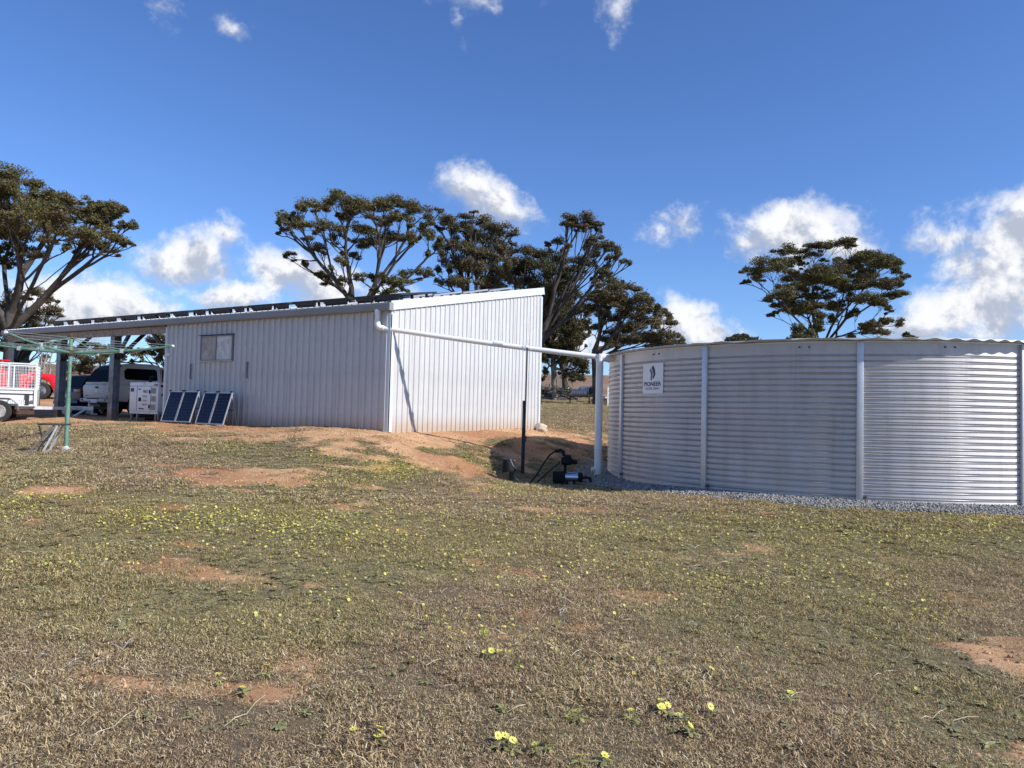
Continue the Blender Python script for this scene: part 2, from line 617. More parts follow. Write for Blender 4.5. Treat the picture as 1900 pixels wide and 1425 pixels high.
# the far paddock: long dry grass on brown soil with green bands
spz = t.new('ShaderNodeSeparateXYZ')
t.l.new(gp, spz.inputs[0])
farm = t.ramp(spz.outputs[1], 24, 60)
band = t.noise(t.vmath('MULTIPLY', gp, (.02, .16, 0)), 1, 5, .6)
pad = t.mix(t.ramp(band, .38, .62), (.30, .215, .125), (.24, .215, .10))
pad = t.mix(t.ramp(t.noise(gp, 1.2, 5, .7), .4, .65), pad, (.38, .29, .18))
hillc = t.mix(t.ramp(t.noise(gp, .12, 5, .7), .35, .65), (.19, .115, .075), (.29, .19, .12))
pad = t.mix(t.ramp(spz.outputs[1], 62, 78), pad, hillc)
gc = t.mix(t.math('MULTIPLY', farm, t.math('SUBTRACT', 1.0, t.math('MULTIPLY', bareA, .8))), gc, pad)
t.l.new(gc, bs.inputs['Base Color'])
bs.inputs['Roughness'].default_value = .95
bs.inputs['Specular IOR Level'].default_value = .15
bp = t.new('ShaderNodeBump')
bp.inputs['Strength'].default_value = .8
bp.inputs['Distance'].default_value = .02
t.l.new(t.math('ADD', nB, t.math('MULTIPLY', nD, .5)), bp.inputs['Height'])
t.l.new(bp.outputs[0], bs.inputs['Normal'])
ground = link("ground", np_mesh("ground", np.c_[GX.ravel(), GY.ravel(), GZ.ravel()], quads, mg,
                                {'bare': GB.ravel(), 'green': green(GX, GY).ravel()}, smooth=True))
tag(ground, "dry paddock ground with bare orange earth round the shed", kind='structure')

# ------------------------------------------------------------------ materials of things
M = {}
M['clad'] = simple_mat("pale_steel_cladding", (.545, .54, .53), .48, .08, .06, 1.3, dirt=((.45, .30, .18), .40, .65))
M['gutter'] = simple_mat("gutter_steel", (.25, .25, .255), .5, .05, .06, 2)
M['barge'] = simple_mat("barge_steel", (.62, .66, .69), .5, .1, .04, 2)
M['roofsteel'] = simple_mat("roof_steel", (.50, .50, .50), .45, .4, .1, 2)
M['soffit'] = simple_mat("weathered_underside", (.30, .25, .21), .7, 0, .3, 9)
M['post'] = simple_mat("dull_galvanised_post", (.20, .22, .24), .55, .5, .25, 5, dirt=((.35, .22, .13), .5, .6))
M['darksteel'] = simple_mat("dark_steel", (.05, .048, .05), .6, .4, .3, 20)
M['black'] = simple_mat("black_plastic", (.010, .010, .012), .6, 0, .3, 8, spec=.2)
M['rubber'] = simple_mat("tyre_rubber", (.022, .021, .02), .85, 0, .3, 14, bump=.2)
M['pvc'] = simple_mat("white_pvc", (.80, .80, .79), .35, 0, .05, 3, dirt=((.55, .42, .3), .3, .5))
M['tank'] = simple_mat("zincalume", (.61, .59, .585), .58, .72, .05, 1.6, dirt=((.45, .35, .27), .14, .2))
_t = NT(M['tank'].node_tree)
_b = _t.n['Principled BSDF']
_b.inputs['Anisotropic'].default_value = .55
_oc = _t.new('ShaderNodeTexCoord').outputs['Object']
_sn = _t.noise(_t.vmath('MULTIPLY', _oc, (5, 5, .35)), 1, 6, .65)
_cs = _b.inputs['Base Color'].links[0].from_socket
_t.l.new(_t.mix(_t.math('MULTIPLY', _t.ramp(_sn, .48, .75), .30), _cs, (.36, .34, .32)), _b.inputs['Base Color'])
_t.put(_b.inputs['Roughness'], _t.math('MULTIPLY_ADD', _t.noise(_oc, 7, 5, .7), .22, .54))
_tg = _t.new('ShaderNodeTangent', direction_type='RADIAL', axis='Z')
_t.l.new(_tg.outputs[0], _b.inputs['Tangent'])
_b.inputs['Anisotropic Rotation'].default_value = .25
M['tankrib'] = simple_mat("galvanised_rib", (.62, .62, .63), .5, .6, .06, 6)
M['bolt'] = simple_mat("bolt_head", (.10, .10, .11), .5, .6, .1, 20)
M['signwhite'] = simple_mat("sign_white", (.80, .80, .80), .4, 0, .02, 3)
M['navy'] = simple_mat("sign_navy", (.008, .012, .055), .5, 0, .1, 3)
M['steelblue'] = simple_mat("sign_blue", (.05, .12, .25), .5, 0, .1, 3)
M['white'] = simple_mat("white_paint", (.74, .74, .73), .35, 0, .05, 3, dirt=((.4, .27, .17), .35, .5))
M['utewhite'] = simple_mat("dusty_white_paint", (.62, .61, .60), .35, 0, .08, 2.5, dirt=((.32, .2, .12), .9, .6))
M['red'] = simple_mat("red_paint", (.62, .012, .022), .22, 0, .05, 2)
M['blue'] = simple_mat("dark_blue_paint", (.010, .016, .07), .22, 0, .1, 2)
M['glass'] = simple_mat("tinted_glass", (.006, .006, .007), .2, 0, .1, 2, spec=.03)
M['redlens'] = simple_mat("red_lens", (.30, .012, .010), .15, 0, .1, 6)
M['orangelens'] = simple_mat("orange_lens", (.45, .09, .01), .15, 0, .1, 6)
M['alloy'] = simple_mat("alloy_rim", (.70, .70, .71), .3, .6, .06, 8)
M['rimwhite'] = simple_mat("white_steel_rim", (.75, .74, .72), .4, 0, .06, 8)
M['galv'] = simple_mat("galvanised", (.58, .59, .60), .45, .4, .12, 9)
M['hoist'] = simple_mat("hoist_green", (.11, .23, .165), .45, .1, .25, 8, col2=(.17, .30, .225))
M['wire'] = simple_mat("line_wire", (.34, .40, .36), .5, .3, .1, 9)
M['cell'] = simple_mat("solar_cell", (.003, .005, .020), .2, 0, .3, 14, spec=.2)
M['cellback'] = simple_mat("cell_backing", (.06, .075, .14), .35, 0, .2, 14, spec=.25)
M['alu'] = simple_mat("aluminium_frame", (.42, .42, .43), .4, .4, .1, 9)
M['panelback'] = simple_mat("panel_underside", (.02, .02, .023), .5, 0, .2, 6)
M['rust'] = simple_mat("rusty_steel", (.09, .045, .028), .8, .2, .35, 18)
M['rock'] = simple_mat("pale_stone", (.42, .36, .27), .9, 0, .3, 7, bump=.6, bscale=20)
M['log'] = simple_mat("grey_log", (.13, .115, .10), .9, 0, .4, 6, bump=.5, bscale=18)
M['logpale'] = simple_mat("bleached_log", (.40, .37, .33), .9, 0, .2, 6, bump=.5, bscale=18)
M['foil'] = simple_mat("foil_backed_glass", (.46, .44, .42), .5, .1, .3, 9, col2=(.68, .66, .63))
M['foildull'] = simple_mat("dusty_lined_glass", (.30, .26, .22), .5, .1, .3, 7, col2=(.46, .42, .38))
M['silver'] = simple_mat("polished_steel", (.62, .63, .66), .25, .9, .05, 4)
M['timber'] = simple_mat("dark_timber", (.05, .042, .035), .85, 0, .3, 14)
M['ink'] = simple_mat("grey_ink", (.05, .05, .055), .6, 0, .1, 9)
M['concrete'] = simple_mat("slab_edge", (.33, .27, .21), .9, 0, .25, 6, bump=.4)

# ------------------------------------------------------------------ the shed with its carport
SH_L, SH_R, SH_G = 7.675, 16.09, 6.529
Z_EAVE, Z_HIGH = 2.702, 4.02
SLOPE = (Z_HIGH - Z_EAVE) / SH_G
shed = empty("steel_shed", (CX, CY, ZB), -YAW, "pale corrugated steel farm shed with skillion roof and open carport at its left end", "shed")


def ribbed(width, nr, zfun, y_out, zb=-.06, rh=.036):
    """one cladding sheet along +x, ribs standing out to -y; zfun(x) is its top"""
    xs, hs = [], []
    p = width / nr
    for i in range(nr):
        b = i * p + p * .5 - .03
        for dx, h in ((-p * .5 + .03, 0), (0, 0), (.008, rh), (.036, rh), (.046, 0), (.085, 0), (.092, .005), (.099, 0)):
            xs.append(b + dx)
            hs.append(h)
    xs.append(width)
    hs.append(0)
    rows = 5
    vs, fs = [], []
    n = len(xs)
    for r in range(rows):
        k = r / (rows - 1)
        for x, h in zip(xs, hs):
            zt = zfun(x)
            wob = .003 * math.sin(x * 3.1 + r * 1.7) * (0 < r < rows - 1)
            vs.append((x, y_out - h + wob, zb + (zt - zb) * k))
    for r in range(rows - 1):
        for i in range(n - 1):
            a = r * n + i
            fs.append((a, a + 1, a + n + 1, a + n))
    mb = MB()
    mb.add(vs, fs)
    return mb


# long wall: ten sheets, sharing one mesh, split round the window opening
NS = 10
wl = SH_L / NS
sheet_me = ribbed(wl, 4, lambda x: Z_EAVE - .15, 0).mesh("wall_sheet", M['clad'])
for i in range(NS):
    link("wall_sheet", sheet_me, shed, (-SH_L + i * wl, -.0015 * (i % 2), 0))
# gable wall: nine sheets stepping up with the roof
NG = 9
wg = SH_G / NG
for i in range(NG):
    y0 = i * wg
    mb = ribbed(wg, 4, lambda x: Z_EAVE + SLOPE * (y0 + x) - .13, 0, rh=.024)
    mb.build("wall_sheet", M['clad'], shed, loc=(.0015 * (i % 2), y0, 0), rot=(0, 0, math.pi / 2))
# rear wall and the wall towards the carport
rear_me = ribbed(wl, 4, lambda x: Z_HIGH - .1, 0).mesh("wall_sheet", M['clad'])
for i in range(NS):
    link("wall_sheet", rear_me, shed, (-i * wl, SH_G, 0), (0, 0, math.pi))
for i in range(NG):
    y0 = i * wg
    mb = ribbed(wg, 4, lambda x: Z_EAVE + SLOPE * (SH_G - (y0 + x)) - .13, 0)
    mb.build("wall_sheet", M['clad'], shed, loc=(-SH_L, SH_G - y0, 0), rot=(0, 0, -math.pi / 2))
# corner flashings
MB().box((-.03, -.034, Z_EAVE / 2 - .12), (.09, .006, Z_EAVE - .2)).box((.034, .035, Z_EAVE / 2 - .12), (.006, .09, Z_EAVE - .2)).build("corner_flashing", M['barge'], shed)
MB().box((.034, SH_G - .045, Z_HIGH / 2 - .12), (.006, .09, Z_HIGH - .2)).build("corner_flashing", M['barge'], shed)
MB().box((-SH_L + .03, -.034, Z_EAVE / 2 - .12), (.07, .006, Z_EAVE - .2)).box((-SH_L - .034, .03, Z_EAVE / 2 - .12), (.006, .07, Z_EAVE - .2)).build("corner_flashing", M['barge'], shed)
# slab edge
MB().box((-SH_L / 2, SH_G / 2, -.16), (SH_L - .02, SH_G - .02, .3)).build("floor_slab", M['concrete'], shed)
# roof: ribs run down the slope
xs, hs = [], []
x = -SH_R
while x < .02:
    for dx, h in ((0, 0), (.014, .028), (.04, .028), (.054, 0)):
        xs.append(x + dx)
        hs.append(h)
    x += .19
vs, fs = [], []
n = len(xs)
for yy in (-.09, SH_G * .33, SH_G * .66, SH_G + .06):
    vs += [(a, yy, Z_EAVE + .008 + SLOPE * yy + h) for a, h in zip(xs, hs)]
for r in range(3):
    fs += [(r * n + i, r * n + i + 1, r * n + n + i + 1, r * n + n + i) for i in range(n - 1)]
mb = MB()
mb.add(vs, fs)
mb.build("roof", M['roofsteel'], shed)
# gutter along the low eave
mb = MB()
prof = [(-.02, 2.535), (-.125, 2.535), (-.145, 2.56), (-.145, 2.665), (-.135, 2.70), (-.12, 2.70), (-.13, 2.66), (-.13, 2.565), (-.118, 2.549), (-.02, 2.549)]
nn_ = len(prof)
vs = [(-SH_R - .05, y, z) for y, z in prof] + [(.06, y, z) for y, z in prof]
mb.add(vs, [(i, (i + 1) % nn_, (i + 1) % nn_ + nn_, i + nn_) for i in range(nn_)])
mb.box((-SH_R - .052, -.08, 2.615), (.004, .13, .16)).box((.062, -.08, 2.615), (.004, .13, .16))
gut = mb.build("gutter", M['gutter'], shed)
for k in range(14):
    MB().box((-SH_R + .6 + k * 1.17, -.075, 2.693), (.02, .13, .006)).build("gutter_strap", M['gutter'], gut)
# barge flashing up the gable
MB().add or None
mb = MB()
ang = math.atan(SLOPE)
q = Matrix.Rotation(ang, 3, 'X')
Lb = (SH_G + .12) / math.cos(ang)
mb.box((.048, SH_G / 2, (Z_EAVE + Z_HIGH) / 2 - .055), (.006, Lb, .19), q)
mb.box((-.02, SH_G / 2, (Z_EAVE + Z_HIGH) / 2 + .046), (.142, Lb, .005), q)
mb.box((.041, SH_G / 2, (Z_EAVE + Z_HIGH) / 2 - .148), (.02, Lb, .005), q)
mb.build("barge_flashing", M['barge'], shed)
# carport frame
MB().box((-(SH_L + SH_R) / 2, .04, 2.43), (SH_R - SH_L - .1, .06, .19)).build("eave_beam", M['soffit'], shed)
for k in range(6):
    s_ = .9 + k * 1.1
    MB().box((-(SH_L + SH_R) / 2 - .02, s_, Z_EAVE + SLOPE * s_ - .07), (SH_R - SH_L - .1, .06, .11)).build("purlin", M['soffit'], shed)


def column(x, y, top):
    mb = MB()
    mb.box((x, y - .095, top / 2 - .06), (.21, .014, top + .12)).box((x, y + .095, top / 2 - .06), (.21, .014, top + .12)).box((x, y, top / 2 - .06), (.012, .176, top + .12))
    p = mb.build("post", M['post'], shed)
    MB().box((x, y, -.01), (.3, .3, .025)).build("base_plate", M['post'], p)
    MB().box((x, y - .02, top + .01), (.3, .26, .02)).build("cap_plate", M['post'], p)
    return p


for x in (-10.2, -13.0, -15.75):
    column(x, .13, 2.34)
    ytop = 6.3
    column(x, ytop, Z_EAVE + SLOPE * ytop - .14)
    # rafter and knee braces
    MB().bar((x, .1, 2.50), (x, 6.4, 2.50 + SLOPE * 6.3), .1, .16).build("rafter", M['darksteel'], shed)
    MB().bar((x + .05, .13, 1.72), (x + .72, .07, 2.36), .07, .09).build("knee_brace", M['darksteel'], shed)
    MB().bar((x + .03, .2, 1.72), (x + .03, .95, 2.5), .07, .09).build("knee_brace", M['darksteel'], shed)
MB().bar((-SH_L - .04, .12, 1.80), (-SH_L - .74, .08, 2.37), .07, .09).build("knee_brace", M['darksteel'], shed)
MB().tube([(-SH_L - .03, .12, 2.06), (-SH_L - .95, .12, 2.06)], .022).build("hanging_rail", M['darksteel'], shed)
MB().tube([(-SH_L - .9, .12, 2.08), (-SH_L - .91, .11, 2.36)], .006, 5).build("hanger_wire", M['darksteel'], shed)
MB().tube([(-10.2, .0, .42), (-10.2, -.01, 1.2)], .01, 5).build("post_conduit", M['post'], shed)
# end screen high at the left end
for k in range(2):
    MB().box((-15.87, .32 + k * .19, 1.85), (.02, .187, 1.0)).build("screen_sheet", M['post'], shed)
# window with two lined panes
x0, x1, z0, z1 = -6.19, -4.97, 1.565, 2.19
mb = MB()
fr = .022
mb.box(((x0 + x1) / 2, -.035, z1 - fr / 2), (x1 - x0, .07, fr)).box(((x0 + x1) / 2, -.035, z0 + fr / 2), (x1 - x0, .07, fr))
mb.box((x0 + fr / 2, -.035, (z0 + z1) / 2), (fr, .066, z1 - z0 - 2 * fr)).box((x1 - fr / 2, -.035, (z0 + z1) / 2), (fr, .066, z1 - z0 - 2 * fr)).box(((x0 + x1) / 2 - .01, -.034, (z0 + z1) / 2), (fr * .9, .066, z1 - z0 - 2 * fr))
win = mb.build("window", M['gutter'], shed)
pw = (x1 - x0) / 2 - fr * 1.5
MB().box((x0 + fr + pw / 2, -.038, (z0 + z1) / 2), (pw, .012, z1 - z0 - 2 * fr)).build("pane", M['foildull'], win, label="dull brown lined window pane")
MB().box((x1 - fr - pw / 2, -.042, (z0 + z1) / 2), (pw, .012, z1 - z0 - 2 * fr)).build("pane", M['foil'], win, label="pale foil lined window pane")
MB().box(((x0 + x1) / 2, -.045, z1 + .022), (x1 - x0 + .1, .095, .012)).build("head_flashing", M['darksteel'], win)
MB().box(((x0 + x1) / 2, -.045, z0 - .012), (x1 - x0 + .06, .10, .012)).build("sill", M['galv'], win)
# two narrow hasps hanging on the wall
for x, za, zb in ((-6.57, 1.115, 1.50), (-4.42, 1.12, 1.52)):
    mb = MB().box((x, -.045, (za + zb) / 2), (.014, .02, zb - za)).box((x + .02, -.045, za + .012), (.04, .03, .024)).box((x + .02, -.045, zb - .012), (.04, .03, .024)).box((x + .038, -.05, (za + zb) / 2), (.006, .012, zb - za))
    mb.build("wall_bracket", M['post'], shed)
MB().lathe([(.0, -.045), (.04, -.045), (.045, -.03), (.045, 0)], 14, (-SH_L + .14, 0, 1.76), 'Y').build("junction_box", M['signwhite'], shed)
# rows of roofing screws on the wall girts
mb = MB()
for z in (.45, 1.22, 1.95, 2.42):
    for i in range(40):
        xx = -SH_L + (i + .5) * SH_L / 40
        mb.box((xx - .004, -.039, z), (.012, .008, .012))
o = mb.build("screw", M['gutter'], shed)
o['kind'] = 'stuff'


# ---- solar panels lying over the roof, each on short feet
def roof_panel(xa, xb, y0, length, lift, label, group, tilt=0.0):
    base = Vector(((xa + xb) / 2, y0, Z_EAVE + SLOPE * y0 + lift))
    M4 = Matrix.Translation((CX, CY, ZB)) @ Matrix.Rotation(-YAW, 4, 'Z') @ Matrix.Translation(base) @ Matrix.Rotation(math.atan(SLOPE) + tilt, 4, 'X')
    e = empty("roof_solar_panel", (0, 0, 0), 0, label, "solar panel", group)
    e.matrix_world = M4
    wd = xb - xa
    MB().box((0, length / 2, .0), (wd, length, .012)).build("panel_back", M['panelback'], e)
    MB().box((0, length / 2, .010), (wd - .03, length - .03, .006)).build("cell_face", M['cell'], e)
    mb = MB()
    mb.box((0, .012, .002), (wd, .03, .042)).box((0, length - .012, .002), (wd, .03, .042)).box((-wd / 2 + .012, length / 2, .002), (.03, length - .05, .042)).box((wd / 2 - .012, length / 2, .002), (.03, length - .05, .042))
    mb.build("frame", M['panelback'] if lift > .165 else M['alu'], e)
    if lift > .165:
        hh_ = lift * .82
        d0 = MB()
        d0.add([(-wd * .46, .02, -.02), (wd * .46, .02, -.02), (wd * .36, .06, -hh_), (-wd * .36, .06, -hh_), (-wd * .46, .04, -.02), (wd * .46, .04, -.02), (wd * .36, .08, -hh_), (-wd * .36, .08, -hh_)], [(0, 1, 2, 3), (7, 6, 5, 4), (0, 4, 5, 1), (1, 5, 6, 2), (2, 6, 7, 3), (3, 7, 4, 0)])
        d0.build("wind_deflector", M['panelback'], e)
    nf = max(2, int(wd / .55))
    for k in range(nf):
        xx = -wd / 2 + wd * (k + .5) / nf
        MB().box((xx, .10, -.020 - lift * .45), (.05, .05, lift * .9)).build("foot", M['panelback'], e)
    for xx in (-wd * .3, wd * .3):
        MB().box((xx, length - .2, -.020 - lift * .45), (.04, .05, lift * .9)).build("foot", M['panelback'], e)
    return e


def t_of(px, py=575.0):
    d = ray(px, py)
    q = d.x
    return (CX - q * CY) / (-Lv[0] + 0 + q * Lv[1]) if False else (CX - q * CY) / (q * Lv[1] - Lv[0])


segs = [(87, 108), (112, 120), (134, 160), (163, 177), (185, 206), (211, 218), (222, 245), (252, 277), (285, 299), (307, 339), (353, 370), (377, 417), (425, 442), (451, 495), (501, 527), (533, 577), (588, 640), (646, 684), (690, 736)]
for i, (a, b) in enumerate(segs):
    ta, tb = t_of(a, 600 - (a - 80) * .075), t_of(b, 600 - (b - 80) * .075)
    nm = "dark roof solar panel standing on feet above the gutter"
    lab = {0: "leftmost dark solar panel on the carport roof edge", len(segs) - 1: "dark solar panel at the roof edge nearest the gable corner"}.get(i, nm)
    roof_panel(-ta, -tb, .10 + .05 * (i % 2), 1.0 if tb - ta > .8 else 1.3, .17, lab, "solar panels along the roof edge", R(-1.0))
for i in range(4):
    roof_panel(-1.55, -.55, .95 + i * 1.22, 1.18, .085, ["first", "second", "third", "last"][i] + " silver framed solar panel up the slope along the gable", "silver panels up the gable side", R(1.2))

# ------------------------------------------------------------------ rainwater pipe from gutter to tank
PB = at(1111, 770, 15.0)
PB.z = hz(PB.x, PB.y)


def shw(x, y, z):
    p = Matrix.Translation((CX, CY, ZB)) @ Matrix.Rotation(-YAW, 4, 'Z') @ Vector((x, y, z))
    return p


pipe = empty("rainwater_pipe", (PB.x, PB.y, PB.z), 0, "white plastic rainwater pipe sloping from the shed gutter to the tank roof", "pipe")
off = lambda p: Vector(p) - Vector((PB.x, PB.y, PB.z))
e0 = shw(-.30, -.10, 2.56)
e1 = shw(-.30, -.10, 2.17)
pend = Vector((PB.x, PB.y, EYE + 1.20))
e1.z = EYE + 1.76
dirp = (pend - e1).normalized()
c1 = [off(e0), off(e0 + Vector((-.02, -.02, -.1))), off(e1 + Vector((0, 0, .12)))]
MB().tube([off(e0), off(e0 - Vector((0, 0, .1)))], .062, 14).build("gutter_outlet", M['pvc'], pipe, smooth=True)
MB().tube([off(e0 - Vector((0, 0, .08))), off(e1 + Vector((0, 0, .10)))], .052, 14).build("drop_pipe", M['pvc'], pipe, smooth=True)
el_pts = [off(e1 + Vector((0, 0, .14))), off(e1 + Vector((0, 0, .06)) + dirp * .005), off(e1 + Vector((0, 0, .02)) + dirp * .03), off(e1 + dirp * .08), off(e1 + dirp * .16)]
MB().tube(el_pts, .064, 14).build("elbow", M['pvc'], pipe, smooth=True)
run = [off(e1 + dirp * (.05 + (pend - e1).length * k / 12) + Vector((0, 0, -.02 * math.sin(math.pi * k / 12)))) for k in range(13)]
MB().tube(run, .053, 16).build("pipe_run", M['pvc'], pipe, smooth=True)
MB().tube([off(pend - dirp * 2.2), off(pend - dirp * 2.0)], .059, 16).build("coupling", M['pvc'], pipe, smooth=True)
top = EYE + 1.275
MB().tube([(0, 0, -.1), (0, 0, top - PB.z - .04)], .074, 18).build("standpipe", M['pvc'], pipe, smooth=True)
td = Vector((TX - PB.x, TY - PB.y, 0)).normalized()
MB().tube([(0, 0, top - PB.z - .16), (0, 0, top - PB.z - .02)], .084, 18).build("tee_joint", M['pvc'], pipe, smooth=True)
MB().tube([Vector((0, 0, top - PB.z - .085)) - td * .02, Vector((0, 0, top - PB.z - .085)) + td * .62], .080, 18).build("inlet_stub", M['pvc'], pipe, smooth=True)
MB().tube([Vector((0, 0, .13)), Vector((-.13, -.02, .13))], .045, 14).build("flush_cap", M['pvc'], pipe, smooth=True)

# ------------------------------------------------------------------ the water tank
tank = empty("water_tank", (TX, TY, TZ), 0, "large round corrugated steel water tank with a low corrugated roof", "tank")
NP = 12
PH0 = -.313
dl = 2 * math.pi / NP
# vertical profile of a sheet: flat pans with inward grooves
prof = [(0.0, 0.0)]
z = .115
for i in range(24):
    prof += [(0, z - .025), (.011, z - .012), (-.018, z + .001), (-.020, z + .008), (0, z + .018)]
    z += .0905
prof.append((0, TH))


def tank_sheet(a0, a1, n=40):
    vs, fs = [], []
    for j in range(n + 1):
        a = a0 + (a1 - a0) * j / n
        for d, zz in prof:
            vs.append(((TR + d) * math.sin(a), -(TR + d) * math.cos(a), zz))
    m = len(prof)
    for j in range(n):
        for i in range(m - 1):
            fs.append((j * m + i, (j + 1) * m + i, (j + 1) * m + i + 1, j * m + i + 1))
    mb = MB()
    mb.add(vs, fs)
    return mb


sheet = tank_sheet(0, dl).mesh("wall_sheet", M['tank'], smooth=True, sharp=8)
rm = MB()
W_ = .046
rm.box((0, -TR - .020, TH / 2 - .02), (W_ * 2, .05, TH + .03))
rib_me = rm.mesh("rib", M['tankrib'], bevel=.006)
bolt_mes = []
for dx in (.22, .36):
    a = dx / TR
    bm_ = MB()
    bm_.lathe([(0, -.014), (.014, -.014), (.016, -.002), (.016, 0)], 8, (TR * math.sin(a), -TR * math.cos(a) - .001, TH - .075 - .01 * (dx < 0)), 'Y')
    bolt_mes.append(bm_.mesh("bolt", M['bolt']))
foot_me = MB().box((.075, -TR - .02, .10), (.05, .03, .03)).tube([(.075, -TR - .05, .1), (.075, -TR, .1)], .018, 8).mesh("anchor", M['bolt'])
for k in range(NP):
    a = PH0 + k * dl
    s = link("wall_sheet", sheet, tank, rot=(0, 0, a))
    r_ = link("rib", rib_me, tank, rot=(0, 0, a))
    for bme in bolt_mes:
        link("bolt", bme, s, rot=(0, 0, .55 * dl if k % 2 else dl * .4))
    link("anchor", foot_me, r_)
# corrugated roof: straight sheets across, the wavy ends showing round the rim
RA = -.52                                     # direction along the corrugations
RR = TR + .13
lam = .128
vs, fs = [], []
st = lam / 8
nrow = int(2 * RR / st)
ncol = 9
for i in range(nrow + 1):
    v = -RR + 2 * RR * i / nrow
    h = math.sqrt(max(0, RR * RR - v * v))
    for j in range(ncol):
        u = -h + 2 * h * j / (ncol - 1)
        r_ = math.hypot(u, v)
        zz = TH + .032 + .015 * math.cos(2 * math.pi * v / lam) + .10 * max(0, 1 - r_ / RR)
        vs.append((u, v, zz))
for i in range(nrow):
    for j in range(ncol - 1):
        a = i * ncol + j
        fs.append((a, a + 1, a + ncol + 1, a + ncol))
mb = MB()
mb.add(vs, fs)
roof = mb.build("roof", M['tank'], tank, smooth=True, rot=(0, 0, RA))
sm = roof.modifiers.new("thickness", 'SOLIDIFY')
sm.thickness = .004
mb = MB()
for k in range(72):
    a0, a1 = 2 * math.pi * k / 72, 2 * math.pi * (k + 1) / 72
    r0, r1 = TR - .06, TR + .012
    mb.add([(r0 * math.cos(a), r0 * math.sin(a), TH + dz) for a in (a0, a1) for dz in (-.01, .012)] + [(r1 * math.cos(a), r1 * math.sin(a), TH + dz) for a in (a0, a1) for dz in (-.01, .012)],
           [(0, 1, 5, 4), (2, 6, 7, 3), (1, 3, 7, 5), (0, 4, 6, 2), (4, 5, 7, 6)])
mb.build("top_rail", M['tankrib'], tank)


# sign on the tank
def sign_angle(px, py):
    d = ray(px, py)
    dv = np.array([d.x, d.y]) / math.hypot(d.x, d.y)
    c = np.array([TX, TY])
    b = dv @ c
    disc = b * b - (c @ c - (TR + .012) ** 2)
    k = b - math.sqrt(disc)
    p = dv * k
    zz = EYE + d.z * p[1]
    return math.atan2(p[0] - TX, -(p[1] - TY)), zz - TZ


sa0, sz0 = sign_angle(1193, 701)
sa1, _ = sign_angle(1230.5, 701)
_, st0 = sign_angle(1212, 674)
_, sb0 = sign_angle(1212, 730)
sa = (sa0 + sa1) / 2
sw = (sa1 - sa0) * TR


def curve_pt(u, zz, d):
    """u metres round the wall from the sign's middle"""
    a = sa + u / TR
    return ((TR + d) * math.sin(a), -(TR + d) * math.cos(a), zz)


def decal(name, polys, mat, parent, d):
    """flat outlines (u, z) laid on the tank's curve as thin plates"""
    mb = MB()
    for p in polys:
        n = len(p)
        mb.add([curve_pt(u, zz, d) for u, zz in p] + [curve_pt(u, zz, d - .003) for u, zz in p], [tuple(range(n)), tuple(range(2 * n - 1, n - 1, -1))] + [(i, i + n, (i + 1) % n + n, (i + 1) % n) for i in range(n)])
    return mb.build(name, mat, parent)


strips = []
nst = 6
for i in range(nst):
    u0, u1 = -sw / 2 + sw * i / nst, -sw / 2 + sw * (i + 1) / nst
    strips.append([(u0, sb0), (u1, sb0), (u1, st0), (u0, st0)])
sign = decal("sign", strips, M['signwhite'], tank, .012)
sign['label'] = "white sign with a blue arrowhead emblem and navy lettering"
shh = st0 - sb0
zmid = lambda f: sb0 + shh * f
decal("emblem", [[(.03 * sw, zmid(.93)), (.12 * sw, zmid(.79)), (.14 * sw, zmid(.63)), (.07 * sw, zmid(.49)), (.02 * sw, zmid(.51)), (.05 * sw, zmid(.65)), (-.05 * sw, zmid(.86))]], M['navy'], sign, .0145)
decal("emblem", [[(-.085 * sw, zmid(.84)), (.02 * sw, zmid(.66)), (-.02 * sw, zmid(.43)), (-.10 * sw, zmid(.45)), (-.07 * sw, zmid(.62)), (-.15 * sw, zmid(.78))]], M['steelblue'], sign, .0145)


def text_mesh(body, bold=False, shear=0.0):
    cu = bpy.data.curves.new("lettering", 'FONT')
    cu.body = body
    cu.size = 1
    cu.align_x = 'CENTER'
    cu.offset = .022 if bold else 0.0
    cu.shear = shear
    cu.resolution_u = 3
    tmp = bpy.data.objects.new("lettering", cu)
    COL.objects.link(tmp)
    dg = bpy.context.evaluated_depsgraph_get()
    me = bpy.data.meshes.new_from_object(tmp.evaluated_get(dg))
    bpy.data.objects.remove(tmp)
    bpy.data.curves.remove(cu)
    return me


def wrap_text(body, width, zbase, hgt, mat, d, bold=False):
    me = text_mesh(body, bold)
    co = np.empty(len(me.vertices) * 3)
    me.vertices.foreach_get('co', co)
    co = co.reshape(-1, 3)
    wx = co[:, 0].max() - co[:, 0].min()
    wy = co[:, 1].max() - co[:, 1].min()
    for v in me.vertices:
        u = (v.co.x - (co[:, 0].max() + co[:, 0].min()) / 2) / wx * width
        zz = zbase + (v.co.y - co[:, 1].min()) / wy * hgt
        v.co = curve_pt(u, zz, d)
    me.materials.clear()
    me.materials.append(mat)
    return link("lettering", me, sign)


wrap_text("PIONEER", sw * .84, zmid(.245), shh * .145, M['navy'], .0150, True)
wrap_text("WATER TANKS", sw * .68, zmid(.125), shh * .075, M['navy'], .0150)
# gravel apron under and round the tank
mgv = bpy.data.materials.new("blue_metal_gravel")
mgv.use_nodes = True
t = NT(mgv.node_tree)
bs = t.n['Principled BSDF']
oi = t.new('ShaderNodeObjectInfo').outputs['Random']
gp2 = t.new('ShaderNodeNewGeometry').outputs['Position']
c = t.mix(attr(t, 'tint', 'INSTANCER'), (.10, .096, .088), (.42, .40, .37))
t.l.new(c, bs.inputs['Base Color'])
bs.inputs['Roughness'].default_value = .8


